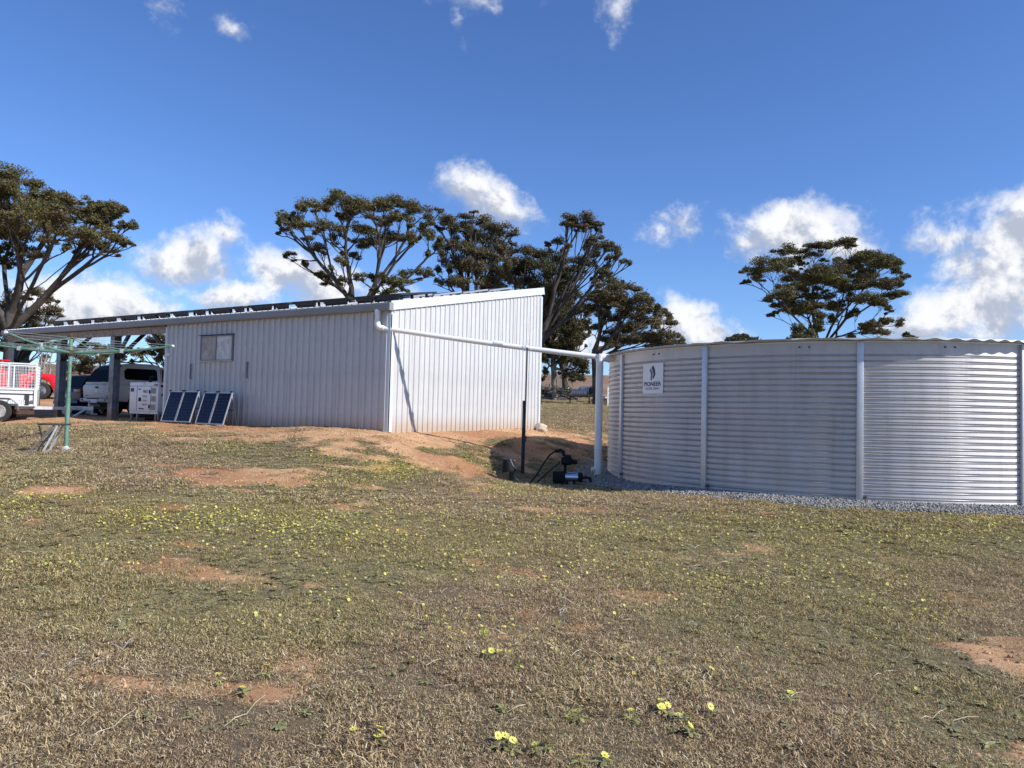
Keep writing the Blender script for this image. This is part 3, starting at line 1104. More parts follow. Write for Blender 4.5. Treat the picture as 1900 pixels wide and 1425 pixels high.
# ------------------------------------------------------------------ scatter of ground cover (instanced)
def scatter(name, label, pts, rot, scl, pick, tint, protos):
    me = bpy.data.meshes.new(name)
    pts = np.asarray(pts, np.float32)
    me.vertices.add(len(pts))
    me.vertices.foreach_set('co', pts.ravel())
    a = me.attributes.new('rot', 'FLOAT_VECTOR', 'POINT')
    a.data.foreach_set('vector', np.asarray(rot, np.float32).ravel())
    a = me.attributes.new('scl', 'FLOAT', 'POINT')
    a.data.foreach_set('value', np.asarray(scl, np.float32))
    a = me.attributes.new('pick', 'INT', 'POINT')
    a.data.foreach_set('value', np.asarray(pick, np.int32))
    a = me.attributes.new('tint', 'FLOAT', 'POINT')
    a.data.foreach_set('value', np.asarray(tint, np.float32))
    o = link(name, me)
    tag(o, label, kind='stuff')
    c = bpy.data.collections.new(name + "_kinds")
    for i, pm in enumerate(protos):
        po = bpy.data.objects.new("%s_piece_%02d" % (name, i), pm)
        c.objects.link(po)
    ng_ = bpy.data.node_groups.new(name, 'GeometryNodeTree')
    ng_.interface.new_socket("Geometry", in_out='INPUT', socket_type='NodeSocketGeometry')
    ng_.interface.new_socket("Geometry", in_out='OUTPUT', socket_type='NodeSocketGeometry')
    g = NT(ng_)
    gi, go = g.new('NodeGroupInput'), g.new('NodeGroupOutput')
    ci = g.new('GeometryNodeCollectionInfo')
    ci.inputs[0].default_value = c
    ci.inputs['Separate Children'].default_value = True
    ci.inputs['Reset Children'].default_value = True
    ip = g.new('GeometryNodeInstanceOnPoints')

    def na(nm, typ):
        nd = g.new('GeometryNodeInputNamedAttribute', data_type=typ)
        nd.inputs[0].default_value = nm
        return nd.outputs[0]
    g.l.new(gi.outputs[0], ip.inputs['Points'])
    g.l.new(ci.outputs[0], ip.inputs['Instance'])
    ip.inputs['Pick Instance'].default_value = True
    g.l.new(na('pick', 'INT'), ip.inputs['Instance Index'])
    g.l.new(na('rot', 'FLOAT_VECTOR'), ip.inputs['Rotation'])
    g.l.new(na('scl', 'FLOAT'), ip.inputs['Scale'])
    g.l.new(ip.outputs[0], go.inputs[0])
    md = o.modifiers.new("scatter", 'NODES')
    md.node_group = ng_
    return o


def in_view(x, y, m=.12):
    return (np.abs(x) < y * (.70 + m) + 3.0)


def covered(x, y):
    """under the shed, in the tank"""
    tt, ss = local(x, y)
    return ((tt > -.02) & (tt < 17.3) & (ss > -.05) & (ss < 6.7)) | (np.hypot(x - TX, y - TY) < TR + .03)


# a tuft of short dry blades
def tuft(seed, nbl, rad, hmin, hmax, wid, flat, lift=.004, broad=.9):
    r = np.random.default_rng(seed)
    rr = rad * np.sqrt(r.random(nbl))
    aa = r.random(nbl) * 6.283
    bx, by = rr * np.cos(aa), rr * np.sin(aa)
    L = hmin + (hmax - hmin) * r.random(nbl) ** 1.6
    d = r.random(nbl) * 6.283
    tilt = np.clip(r.normal(flat, .32, nbl), .05, 1.5)
    dx, dy, dz = np.sin(tilt) * np.cos(d), np.sin(tilt) * np.sin(d), np.cos(tilt)
    px, py = -np.sin(d), np.cos(d)
    ww = wid * (.6 + .8 * r.random(nbl)) / 2
    z0 = lift * r.random(nbl) ** 1.5
    b = np.c_[bx, by, z0]
    dirv = np.c_[dx, dy, dz] * L[:, None]
    bend = np.c_[dx, dy, -.25 * dz] * (L * .28)[:, None]
    side = np.c_[px, py, (r.random(nbl) - .5) * .8] * ww[:, None]
    v0, v1 = b - side, b + side
    v2, v3 = b + dirv * .55 + side * broad, b + dirv * .55 - side * broad
    v4, v5 = b + dirv + bend + side * .25, b + dirv + bend - side * .25
    V = np.stack([v0, v1, v2, v3, v4, v5], 1).reshape(-1, 3)
    k = np.arange(nbl) * 6
    Fq = np.concatenate([np.c_[k, k + 1, k + 2, k + 3], np.c_[k + 3, k + 2, k + 4, k + 5]])
    rd = np.repeat(r.random(nbl), 6)
    return V, Fq, rd


mgr = bpy.data.materials.new("short_dry_grass")
mgr.use_nodes = True
t = NT(mgr.node_tree)
bs = t.n['Principled BSDF']
tint = attr(t, 'tint', 'INSTANCER')
rd = attr(t, 'rnd')
gp3 = t.new('ShaderNodeNewGeometry').outputs['Position']
big = t.noise(gp3, 1.1, 4, .6)
dry1 = t.mix(rd, (.13, .092, .045), (.84, .65, .33))
dry2 = t.mix(rd, (.15, .10, .055), (.70, .50, .27))
dryc = t.mix(t.ramp(big, .42, .62), dry1, dry2)
dryc = t.mix(t.math('MULTIPLY', t.ramp(t.math('FRACT', t.math('MULTIPLY', rd, 5.77)), .35, .75), .5), dryc, t.mix(rd, (.09, .062, .05), (.55, .42, .33)))
grnc = t.mix(rd, (.120, .108, .036), (.62, .525, .215))
k = t.math('ADD', tint, t.math('MULTIPLY_ADD', t.math('FRACT', t.math('MULTIPLY', rd, 7.31)), .7, -.35))
cc = t.mix(t.math('MULTIPLY', t.ramp(k, .05, 1.0), .64), dryc, grnc)
cc = t.mix(t.ramp(t.math('FRACT', t.math('MULTIPLY', rd, 13.7)), .93, .97), cc, (.75, .66, .50))
t.l.new(cc, bs.inputs['Base Color'])
bs.inputs['Roughness'].default_value = .8
bs.inputs['Specular IOR Level'].default_value = .25
tr = t.new('ShaderNodeBsdfTranslucent')
t.l.new(cc, tr.inputs[0])
mx = t.new('ShaderNodeMixShader')
mx.inputs[0].default_value = .25
t.l.new(bs.outputs[0], mx.inputs[1])
t.l.new(tr.outputs[0], mx.inputs[2])
t.l.new(mx.outputs[0], t.n['Material Output'].inputs[0])

protos = []
for i in range(8):
    V, Fq, r_ = tuft(100 + i, 460, .13, .006, .021, .0027, .95, .014, 1.0) if i % 3 else tuft(100 + i, 360, .13, .006, .027, .0030, .95, .008)
    protos.append(np_mesh("grass_tuft", V, Fq, mgr, {'rnd': r_}))
for i in range(4):
    V, Fq, r_ = tuft(200 + i, 230, .16, .010, .034, .0062, 1.05, .018, 1.0)
    protos.append(np_mesh("grass_tuft", V, Fq, mgr, {'rnd': r_}))


def jitter_grid(x0, x1, y0, y1, st):
    xs_ = np.arange(x0, x1, st)
    ys_ = np.arange(y0, y1, st)
    X, Y = np.meshgrid(xs_, ys_)
    X = X.ravel() + (rng.random(X.size) - .5) * st
    Y = Y.ravel() + (rng.random(Y.size) - .5) * st
    return X, Y


X1, Y1 = jitter_grid(-10, 10, 2.2, 9.0, .105)
X2, Y2 = jitter_grid(-18, 18, 9.0, 19, .14)
X3, Y3 = jitter_grid(-22, 22, 19, 32, .28)
X4, Y4 = jitter_grid(-2, 11, 32, 62, .34)
X3, Y3 = np.r_[X3, X4], np.r_[Y3, Y4]
X = np.r_[X1, X2, X3]
Y = np.r_[Y1, Y2, Y3]
zone = np.r_[np.zeros(len(X1)), np.ones(len(X2)), np.full(len(X3), 2)]
keep = in_view(X, Y) & ~covered(X, Y) & (gravelmask(X, Y) < rng.random(len(X)) * .6 + .15)
bmask = bare(X, Y)
keep &= (bmask + (fbm(X * 5, Y * 5, 2, 71) - .5) * .7 < .30 + rng.random(len(X)) * .45) & (fbm(X * 2.3, Y * 2.3, 3, 73) < .72 + rng.random(len(X)) * .2)
X, Y, zone = X[keep], Y[keep], zone[keep]
Z = height(X, Y) - .002
n = len(X)
pick = np.where(zone < 1, rng.integers(0, 8, n), rng.integers(6, 12, n))
scl = np.where(zone < 1, .8 + .5 * rng.random(n), np.where(zone < 2, .8 + .5 * rng.random(n), 1.2 + .8 * rng.random(n)))
lush = fbm(X * 1.7, Y * 1.7, 3, 81)
scl = scl * np.maximum(.55, .30 + 1.35 * lush)
scatter("grass", "short dry grass and weeds covering the paddock", np.c_[X, Y, Z], np.c_[rng.normal(0, .08, n), rng.normal(0, .08, n), rng.random(n) * 6.283], scl, pick, np.clip(green(X, Y) * .9 + rng.normal(0, .12, n), 0, 1), protos)

# capeweed: flat rosettes of lobed leaves
mcl = bpy.data.materials.new("capeweed_leaf")
mcl.use_nodes = True
t = NT(mcl.node_tree)
bs = t.n['Principled BSDF']
rd = attr(t, 'rnd')
c = t.mix(rd, (.12, .125, .04), (.36, .34, .13))
c = t.mix(t.math('MULTIPLY', attr(t, 'tint', 'INSTANCER'), .6), c, (.16, .13, .08))
t.l.new(c, bs.inputs['Base Color'])
bs.inputs['Roughness'].default_value = .6


def rosette(seed, nl=11, L0=.07):
    r = np.random.default_rng(seed)
    V, Fq, rn = [], [], []
    for i in range(nl):
        a = 6.283 * i / nl + r.normal(0, .25)
        L = L0 * (.55 + .7 * r.random())
        up = .15 + .5 * r.random()
        d = np.array([math.cos(a), math.sin(a), 0])
        s_ = np.array([-math.sin(a), math.cos(a), 0])
        c0 = r.random()
        prev = None
        wd = [.10, .16, .30, .20, .36, .22, .30, .10]
        for j, w_ in enumerate(wd):
            f = j / (len(wd) - 1)
            p = d * L * f + np.array([0, 0, .006 + L * up * (f - f * f * .8)])
            k = len(V)
            V += [p - s_ * w_ * L * .5, p + s_ * w_ * L * .5]
            rn += [c0, c0]
            if prev is not None: Fq.append((prev, prev + 1, k + 1, k))
            prev = k
    return np.array(V), np.array(Fq), np.array(rn)


protos = [np_mesh("capeweed_rosette", *rosette(300 + i)[:2], mcl, {'rnd': rosette(300 + i)[2]}) for i in range(6)]
X1, Y1 = jitter_grid(-11, 11, 2.8, 17, .11)
dn = green(X1, Y1) * .55 + .05 + sstep(.52, .75, fbm(X1 * .8, Y1 * .8, 3, 91)) * .4
keep = in_view(X1, Y1) & ~covered(X1, Y1) & (gravelmask(X1, Y1) < .35) & (rng.random(len(X1)) < dn) & (bare(X1, Y1) < .45)
X, Y = X1[keep], Y1[keep]
n = len(X)
scatter("capeweed_leaves", "flat green leaf rosettes of capeweed among the dry grass", np.c_[X, Y, height(X, Y) + .001], np.c_[rng.normal(0, .1, n), rng.normal(0, .1, n), rng.random(n) * 6.283], .35 + .5 * rng.random(n), rng.integers(0, 6, n), rng.random(n), protos)

# capeweed flowers
mfl = simple_mat("capeweed_petal", (.60, .55, .085), .6, 0, .1, 40, col2=(.70, .66, .19))
mfc = simple_mat("capeweed_centre", (.42, .34, .03), .7, 0, .2, 60)


def flower_mesh(seed, rad=.019, stalk=.03, tilt=.9):
    r = np.random.default_rng(seed)
    mb = MB()
    q = Matrix.Rotation(tilt * r.random(), 3, 'X')
    n = 12
    for i in range(n):
        a = 6.283 * i / n
        d = Vector((math.cos(a), math.sin(a), .12 + .25 * r.random()))
        s_ = Vector((-math.sin(a), math.cos(a), 0))
        p = [d * rad * .2 - s_ * rad * .1, d * rad * .2 + s_ * rad * .1, d * rad * .8 + s_ * rad * .19, d * rad * (1 + .1 * r.random()), d * rad * .8 - s_ * rad * .19]
        mb.add([q @ v + Vector((0, 0, stalk)) for v in p], [(0, 1, 2, 3, 4)])
    return mb, q


def flower_proto(seed):
    mb, q = flower_mesh(seed)
    nf = len(mb.f)
    mb.lathe([(0, .002), (.006, .002), (.004, .006), (0, .007)], 7, (0, 0, .03))
    mb.tube([(0, 0, 0), (0, 0, .03)], .0012, 4)
    me = bpy.data.meshes.new("capeweed_flower")
    me.from_pydata(mb.v, [], mb.f)
    me.materials.append(mfl)
    me.materials.append(mfc)
    me.materials.append(mcl)
    for i, p in enumerate(me.polygons):
        p.material_index = 0 if i < nf else (1 if i < nf + 24 else 2)
    return me


protos = [flower_proto(400 + i) for i in range(6)]
FL = []  # flower drifts seen in the photograph: x, y, half width, half height, number
for px_, py_, wx, wy, n_ in [(735, 870, 60, 16, 330), (700, 885, 130, 18, 160), (880, 865, 60, 20, 120), (1000, 912, 110, 14, 170), (930, 905, 40, 12, 70), (110, 915, 70, 14, 80), (40, 935, 70, 24, 70), (250, 960, 90, 22, 140), (400, 965, 120, 24, 150), (560, 975, 140, 30, 170), (640, 1000, 120, 26, 110),
                             (80, 1050, 90, 30, 40), (30, 1080, 40, 26, 12), (300, 800, 160, 14, 110), (160, 815, 120, 12, 90), (420, 830, 120, 12, 80), (600, 845, 60, 10, 60), (780, 835, 50, 10, 50), (860, 1000, 260, 60, 190), (1150, 980, 200, 50, 190), (1050, 1060, 250, 40, 140), (1400, 960, 120, 24, 120), (1560, 985, 120, 30, 120), (1750, 990, 160, 34, 190),
                             (1830, 970, 80, 14, 80), (1500, 1060, 200, 40, 140), (1720, 1130, 150, 36, 130), (1640, 1100, 120, 30, 80), (1340, 1090, 80, 20, 60), (900, 1160, 120, 40, 70), (640, 1090, 200, 50, 90), (500, 1140, 160, 40, 50), (1000, 1230, 240, 60, 40), (1250, 1130, 200, 40, 60), (330, 1010, 220, 40, 110), (550, 905, 300, 30, 160), (840, 950, 400, 30, 200), (1350, 1000, 300, 30, 140), (1650, 1200, 220, 60, 40)]:
    for k in range(int(n_ * (3.6 if py_ < 1000 else (2.8 if py_ < 1070 else .9)))):
        g1, g2 = rng.normal(0, .5, 2)
        FL.append((px_ + wx * g1 * 1.1, py_ + wy * g2 * 1.1))
FLP = []
zs_cache = None
fl = np.array(FL)
fl = fl[(fl[:, 1] > 790) & (fl[:, 1] < 1330)]
# many lines of sight at once
Yg = np.geomspace(2.5, 40, 500)
dirs = np.array([tuple(ray(a, b)) for a, b in fl])
hx_ = dirs[:, 0:1] * Yg[None]
lowh = height(hx_.ravel(), np.tile(Yg, len(fl)), fine=False).reshape(hx_.shape)
gap = EYE + dirs[:, 2:3] * Yg[None] - lowh
first = np.argmax(gap < 0, axis=1)
yy = Yg[first]
xx = dirs[:, 0] * yy
ok = (first > 0) & ~covered(xx, yy) & (gravelmask(xx, yy) < .25) & (bare(xx, yy) < .75)
xx, yy = xx[ok], yy[ok]
n = len(xx)
scatter("capeweed_flowers", "drifts of small pale yellow capeweed daisies over the grass", np.c_[xx, yy, height(xx, yy) + .013], np.c_[rng.normal(0, .15, n), rng.normal(0, .15, n), rng.random(n) * 6.283], .32 + .42 * rng.random(n), rng.integers(0, 6, n), rng.random(n), protos)

# crushed stone of the tank apron
protos = []
for i in range(6):
    r = np.random.default_rng(500 + i)
    bm = bmesh.new()
    bmesh.ops.create_icosphere(bm, subdivisions=1, radius=.011)
    for v in bm.verts:
        v.co = v.co * (.65 + .6 * r.random())
        v.co.z *= .75
    me = bpy.data.meshes.new("gravel_stone")
    bm.to_mesh(me)
    bm.free()
    me.materials.append(mgv)
    protos.append(me)
na_ = 60000
a = rng.random(na_) * 6.283
rr = TR - .05 + rng.random(na_) * 1.2
X, Y = TX + rr * np.cos(a), TY + rr * np.sin(a)
keep = (gravelmask(X, Y) > rng.random(na_) * .8 + .1) & (Y < TY + 2.5) & (X < 13)
X, Y = X[keep], Y[keep]
n = len(X)
heap = .05 * (1 - sstep(0, .75, np.hypot(X - TX, Y - TY) - TR))
scatter("gravel", "blue grey crushed stone heaped round the foot of the tank", np.c_[X, Y, height(X, Y) + heap * .6 + rng.random(n) * .018], rng.random((n, 3)) * 6.283, .7 + 1.0 * rng.random(n), rng.integers(0, 6, n), rng.random(n), protos)
vs, fs = [], []
na_ = 160
for i in range(na_):
    a = 2 * math.pi * i / na_
    for k, dr in enumerate((-.4, 0, .35, .62)):
        rr = TR + dr + (.1 * math.sin(a * 9) + .06 * math.sin(a * 23) if k == 3 else 0)
        x, y = TX + rr * math.cos(a), TY + rr * math.sin(a)
        vs.append((x, y, hz(x, y) + (.035, .030, .02, -.02)[k]))
for i in range(na_):
    j = (i + 1) % na_
    for k in range(3):
        fs.append((i * 4 + k, j * 4 + k, j * 4 + k + 1, i * 4 + k + 1))
mb = MB()
mb.add(vs, fs)
tag(mb.build("gravel_bed", simple_mat("gravel_fines", (.17, .17, .17), .9, 0, .4, 60, bump=.8, bscale=90), smooth=True), "ring of grey gravel under the tank", kind='structure')

# loose pebbles on the bare earth
mpb = bpy.data.materials.new("ironstone_pebble")
mpb.use_nodes = True
t = NT(mpb.node_tree)
bs = t.n['Principled BSDF']
t.l.new(t.mix(attr(t, 'tint', 'INSTANCER'), (.20, .085, .04), (.60, .36, .19)), bs.inputs['Base Color'])
bs.inputs['Roughness'].default_value = .85
pp = []
for me in protos:
    m2 = me.copy()
    m2.materials.clear()
    m2.materials.append(mpb)
    pp.append(m2)
X1, Y1 = jitter_grid(-13, 3.5, 3, 22, .055)
keep = in_view(X1, Y1) & ~covered(X1, Y1) & (bare(X1, Y1) > .45) & (rng.random(len(X1)) < .8)
X, Y = X1[keep], Y1[keep]
n = len(X)
scatter("pebbles", "loose orange ironstone pebbles on the bare bank", np.c_[X, Y, height(X, Y) + .001], rng.random((n, 3)) * 6.283, .3 + 1.5 * rng.random(n) ** 4, rng.integers(0, 6, n), rng.random(n), pp)

# dead stalks and straw lying in the sward
mst = simple_mat("bleached_straw", (.42, .35, .22), .8, 0, .3, 30, col2=(.66, .58, .42))
protos2 = []
for i in range(6):
    r = np.random.default_rng(1500 + i)
    mb = MB()
    for k in range(2):
        a = r.random() * 6.28
        L = .04 + .07 * r.random()
        o_ = Vector((r.normal(0, .02), r.normal(0, .02), .006))
        d_ = Vector((math.cos(a), math.sin(a), r.uniform(-.02, .5) * (k == 0)))
        mb.tube([o_, o_ + d_ * L * .5 + Vector((0, 0, .008)), o_ + d_ * L], [.0013, .0012, .0007], 3, caps=False)
    protos2.append(mb.mesh("straw_stalk", mst))
X1, Y1 = jitter_grid(-9, 9, 2.8, 14, .16)
keep = in_view(X1, Y1) & ~covered(X1, Y1) & (rng.random(len(X1)) < .25 + .9 * (fbm(X1 * .9, Y1 * .9, 3, 111) - .4))
X, Y = X1[keep], Y1[keep]
n = len(X)
scatter("straw", "dead stalks and straw lying in the short grass", np.c_[X, Y, height(X, Y) + .004], np.c_[rng.normal(0, .15, n), rng.normal(0, .15, n), rng.random(n) * 6.283], .6 + .8 * rng.random(n), rng.integers(0, 6, n), rng.random(n), protos2)

# individual capeweed plants in the near grass
NEAR = [(699, 1379, 4, "capeweed plant with four bright yellow daisies at the bottom of the picture"), (1075, 1338, 5, "capeweed plant with a cluster of five yellow daisies in the near grass"), (1240, 1330, 3, None), (1280, 1365, 1, None), (1265, 1338, 2, None), (1225, 1322, 2, None), (932, 1391, 2, None), (951, 1397, 1, None), (1000, 1398, 2, None), (1015, 1393, 1, None),
        (655, 1372, 1, None), (1248, 1217, 2, None), (1225, 1237, 1, None), (905, 1222, 2, None), (940, 1225, 3, None), (903, 1185, 3, None), (958, 1245, 1, None), (995, 1293, 1, None), (492, 1256, 2, None), (404, 1270, 1, None), (1122, 1420, 1, None), (1075, 1419, 1, None), (1290, 1285, 1, None), (1620, 1120, 2, None), (1035, 1162, 1, None), (595, 1203, 1, None), (812, 1160, 2, None), (1320, 1255, 1, None), (1467, 1302, 1, None), (450, 1290, 1, None), (1170, 1340, 1, None), (1318, 1330, 1, None)]
_cells = {}
for i, (px_, py_, nf, lab) in enumerate(NEAR):
    _cells.setdefault((nf, "left" if px_ < 800 else ("middle" if px_ < 1150 else "right"), "bottom edge" if py_ > 1360 else ("near lawn" if py_ > 1250 else "middle lawn")), []).append(i)
for key, ids in _cells.items():
    ids.sort(key=lambda i: NEAR[i][0])
    for o_, i in enumerate(ids):
        a_ = NEAR[i]
        od = "" if len(ids) == 1 else (", " + ["first", "second", "third", "fourth", "fifth"][o_] + " from left")
        NEAR[i] = (*a_[:3], a_[3] or "%s capeweed plant in the %s of the %s%s" % (["", "one-flowered", "two-flowered", "three-flowered", "four-flowered", "five-flowered"][key[0]], key[1], key[2], od))
for i, (px_, py_, nf, lab) in enumerate(NEAR):
    p = gpt(px_, py_)
    e = empty("capeweed_plant", p + Vector((0, 0, .008)), rng.random() * 6.28, lab or ("small capeweed plant with yellow daisy heads low in the near grass"), "flower", "capeweed plants in the near grass")
    V, Fq, rn = rosette(700 + i, 9, .055)
    link("leaves", np_mesh("leaves", V, Fq, mcl, {'rnd': rn}), e)
    for k in range(nf):
        off2 = (rng.normal(0, .028), rng.normal(0, .028), 0)
        if nf == 1: off2 = (0, 0, 0)
        st_ = .03 + .02 * rng.random()
        fm, _ = flower_mesh(800 + i * 7 + k, .021, st_)
        fo = fm.build("flower_head", mfl, e, loc=off2)
        MB().lathe([(0, st_), (.006, st_ + .001), (.004, st_ + .006), (0, st_ + .007)], 8).build("centre", mfc, fo)
        MB().tube([(0, 0, -.005), (0, 0, st_)], .0014, 5).build("stem", mcl, fo)
# bleached stalks lying in the grass
for i, (px_, py_) in enumerate([(70, 1222), (195, 1232), (225, 1208), (120, 1240), (1040, 1140)]):
    p = gpt(px_, py_)
    mb = MB()
    r = np.random.default_rng(900 + i)
    for k in range(3 if i else 1):
        a = r.random() * 6.28
        L = .05 + .06 * r.random()
        lift = .05 * r.random() if i else .01
        mb.tube([(0, 0, .004), (L * .5 * math.cos(a), L * .5 * math.sin(a), .02 + lift * .7), (L * math.cos(a), L * math.sin(a), .015 + lift)], [.0025, .002, .001] if i else [.008, .009, .004], 5)
    o = mb.build("dry_stalk", M['logpale'], loc=p)
    tag(o, ["flat white chip of wood lying in the near grass", "bleached grass stalks standing beside the pale chip", "tallest bleached grass stalks in the near grass", "pale curved stalk lying low in the grass", "thin pale stalk lying mid lawn"][i], "stalk")

# ------------------------------------------------------------------ trees
def leaf_mat(name, dark, light, dry):
    m = bpy.data.materials.new(name)
    m.use_nodes = True
    t = NT(m.node_tree)
    bs = t.n['Principled BSDF']
    r_ = attr(t, 'rnd')
    c = t.mix(r_, dark, light)
    c = t.mix(t.math('MULTIPLY', attr(t, 'tone'), .8), c, dry)
    t.l.new(c, bs.inputs['Base Color'])
    bs.inputs['Roughness'].default_value = .55
    bs.inputs['Specular IOR Level'].default_value = .3
    tr = t.new('ShaderNodeBsdfTranslucent')
    t.l.new(c, tr.inputs[0])
    mx = t.new('ShaderNodeMixShader')
    mx.inputs[0].default_value = .18
    t.l.new(bs.outputs[0], mx.inputs[1])
    t.l.new(tr.outputs[0], mx.inputs[2])
    t.l.new(mx.outputs[0], t.n['Material Output'].inputs[0])
    return m


LEAF = leaf_mat("olive_gum_leaf", (.054, .054, .016), (.205, .185, .062), (.13, .090, .048))
LEAFB = leaf_mat("brownish_gum_leaf", (.060, .056, .026), (.200, .175, .085), (.15, .108, .062))
LEAFD = leaf_mat("dark_gum_leaf", (.036, .040, .015), (.13, .120, .045), (.105, .072, .040))
BARK = simple_mat("dark_bark", (.032, .026, .022), .95, 0, .35, 1.2, bump=.6, bscale=6, col2=(.085, .071, .060))
BARKP = simple_mat("pale_bark", (.30, .26, .22), .9, 0, .3, 1.0, bump=.3, bscale=5, col2=(.12, .10, .085))


def gum_tree(label, base_px, Y, fork, pads, leaf, bark=BARK, r0=.35, dens=1.0, group="gum trees behind the shed", spread=.75, seed=1, leafsz=.145, stems=1, back=0, flat=.75, name="gum_tree", extra=()):
    """fork and pads are sighted through photo points at about Y metres; each pad is a mass of foliage (x, y, rx, ry) on its own branch"""
    r = np.random.default_rng(seed)
    k = Y / F
    bx = ray(*base_px).x * Y
    base = np.array([bx, Y, hz(bx, Y) - .2])
    P = []
    xs_ = np.array([p[0] for p in pads], float)
    ys_ = np.array([p[1] for p in pads], float)
    xm, half = (xs_.max() + xs_.min()) / 2, max(10, (xs_.max() - xs_.min()) / 2)
    ytop, ybot = ys_.min(), ys_.max()
    for px_, py_, rx, ry in pads:
        e = (px_ - xm) / half
        room = half * k * spread * math.sqrt(max(.08, 1 - min(1, e * e)))
        dy = np.clip(r.normal(0, .55), -1, 1) * room
        p = np.array(at(px_, py_, Y + dy))
        P.append((p, rx * k * 1.32, ry * k * 1.45))
    for i in range(back):
        px_ = xm + half * r.uniform(-.8, .8)
        py_ = ytop + (ybot - ytop) * r.uniform(.15, .75)
        p = np.array(at(px_, py_, Y + half * k * spread * r.choice([-1, 1]) * r.uniform(.6, 1)))
        P.append((p, half * k * .22, half * k * .12))
    # smaller sprays of leaf round and between the larger masses
    for p, rx, ry in list(P):
        for q_ in range(2):
            th = r.random() * 6.283
            o_ = np.array([math.cos(th) * rx * r.uniform(.8, 1.35), math.sin(th) * rx * r.uniform(.6, 1.2), ry * r.uniform(-1.0, .35)])
            f_ = r.uniform(.32, .6)
            P.append((p + o_, rx * f_, ry * f_))
    # skeleton
    fk = np.array(at(*fork, Y))
    nodes, par, wt = [base], [-1], [0.0]

    def path(i0, end, sag, nseg, jit):
        a = nodes[i0]
        d = end - a
        L = np.linalg.norm(d)
        c = a + d * .45 + np.array([0, 0, -1.0]) * L * sag + r.normal(0, jit * L, 3)
        last = i0
        for s_ in range(1, nseg + 1):
            u = s_ / nseg
            q = a * (1 - u) ** 2 + 2 * c * u * (1 - u) + end * u * u
            if s_ < nseg: q = q + r.normal(0, jit * .35 * L / nseg * 2, 3)
            nodes.append(q)
            par.append(last)
            wt.append(0.0)
            last = len(nodes) - 1
        return last
    forks = []
    for s_ in range(stems):
        o = np.array([(s_ - (stems - 1) / 2) * r0 * 3.2, r.normal(0, .4), 0]) if stems > 1 else np.zeros(3)
        forks.append(path(0, fk + o, .0, 6, .035))
    tips = np.array([p[0] - np.array([0, 0, p[2] * .35]) for p in P])

    def split(ids, k):
        """k bundles of foliage masses that lie close together as seen from the fork"""
        c = tips[ids]
        seeds = [int(np.argmax(np.linalg.norm(c - c.mean(0), axis=1)))]
        while len(seeds) < min(k, len(ids)):
            dd = np.min([np.linalg.norm(c - c[q], axis=1) for q in seeds], axis=0)
            seeds.append(int(np.argmax(dd)))
        cen = c[seeds].copy()
        for _ in range(6):
            lab = np.argmin(((c[:, None] - cen[None]) ** 2).sum(-1), axis=1)
            for q in range(len(cen)):
                if (lab == q).any(): cen[q] = c[lab == q].mean(0)
        return [[ids[m] for m in np.where(lab == q)[0]] for q in range(len(cen)) if (lab == q).any()]

    def grow(i0, ids, lead):
        if len(ids) == 1:
            i = ids[0]
            L = np.linalg.norm(tips[i] - nodes[i0])
            e_ = path(i0, tips[i], .07, max(3, int(L / .8)), .03)
            c, rx, ry = P[i]
            wt[e_] += max(.25, rx * ry)
            mid = par[e_]
            for q_ in range(int(np.clip(rx * ry * 9, 7, 15))):
                th = r.random() * 6.283
                rr = math.sqrt(r.random())
                tq_ = c + np.array([rx * rr * math.cos(th), rx * rr * math.sin(th), ry * (.15 + .6 * r.random()) - ry * .4 * rr])
                w_ = path(mid if q_ % 2 and mid > 0 else e_, tq_, .05, 3, .05)
                wt[w_] += .03
            return
        c = tips[ids].mean(0)
        a_ = nodes[i0]
        near = np.min(np.linalg.norm(tips[ids] - a_, axis=1))
        d = c - a_
        L = np.linalg.norm(d)
        step = min(L * lead, near * .7)
        i1 = i0
        if step > .3:
            end = a_ + d / L * step + np.array([0, 0, -.05 * step])
            i1 = path(i0, end, .05, max(2, int(step / .8)), .035)
        for g in split(ids, 2 if len(ids) < 9 else 3):
            grow(i1, g, .5)
    allid = list(range(len(P)))
    groups = split(allid, max(2, min(6, len(P) // 6 + 1)))
    for gi_, g in enumerate(groups):
        gc_ = tips[g].mean(0)
        i0 = min(forks, key=lambda f_: abs(nodes[f_][0] - gc_[0])) if stems > 1 else forks[0]
        if gi_ % 2 and stems == 1: i0 = par[i0]
        grow(i0, g, .42)
    N = len(nodes)
    acc = np.array(wt)
    for i in range(N - 1, 0, -1):
        acc[par[i]] += acc[i]
    rad = r0 * (acc / acc[forks[0] if stems == 1 else 0]) ** .5
    rad = np.clip(rad, .014, r0 * 1.05)
    # trunk mesh: tapering five to eight sided pieces
    PN = np.array(nodes)
    V, Fq = [], []
    hgt = fk[2] - base[2]
    for i in range(1, N):
        a, b = PN[par[i]], PN[i]
        ra, rb = (min(rad[par[i]], rad[i] * 1.5) if par[i] else rad[i] * 1.35), rad[i]
        ns = 8 if rb > .12 else (5 if rb > .04 else 3)
        t_ = b - a
        L = np.linalg.norm(t_)
        if L < 1e-5: continue
        t_ /= L
        u = np.cross(t_, [0, 0, 1.0] if abs(t_[2]) < .9 else [1.0, 0, 0])
        u /= np.linalg.norm(u)
        v = np.cross(t_, u)
        an = np.arange(ns) * 2 * math.pi / ns
        ring = np.cos(an)[:, None] * u + np.sin(an)[:, None] * v
        o = len(V)
        V += list(a + ring * ra) + list(b + t_ * rb * .3 + ring * rb)
        for q_ in range(ns):
            Fq.append((o + q_, o + (q_ + 1) % ns, o + ns + (q_ + 1) % ns, o + ns + q_))
    root = empty(name, base, 0, label, "tree", group)
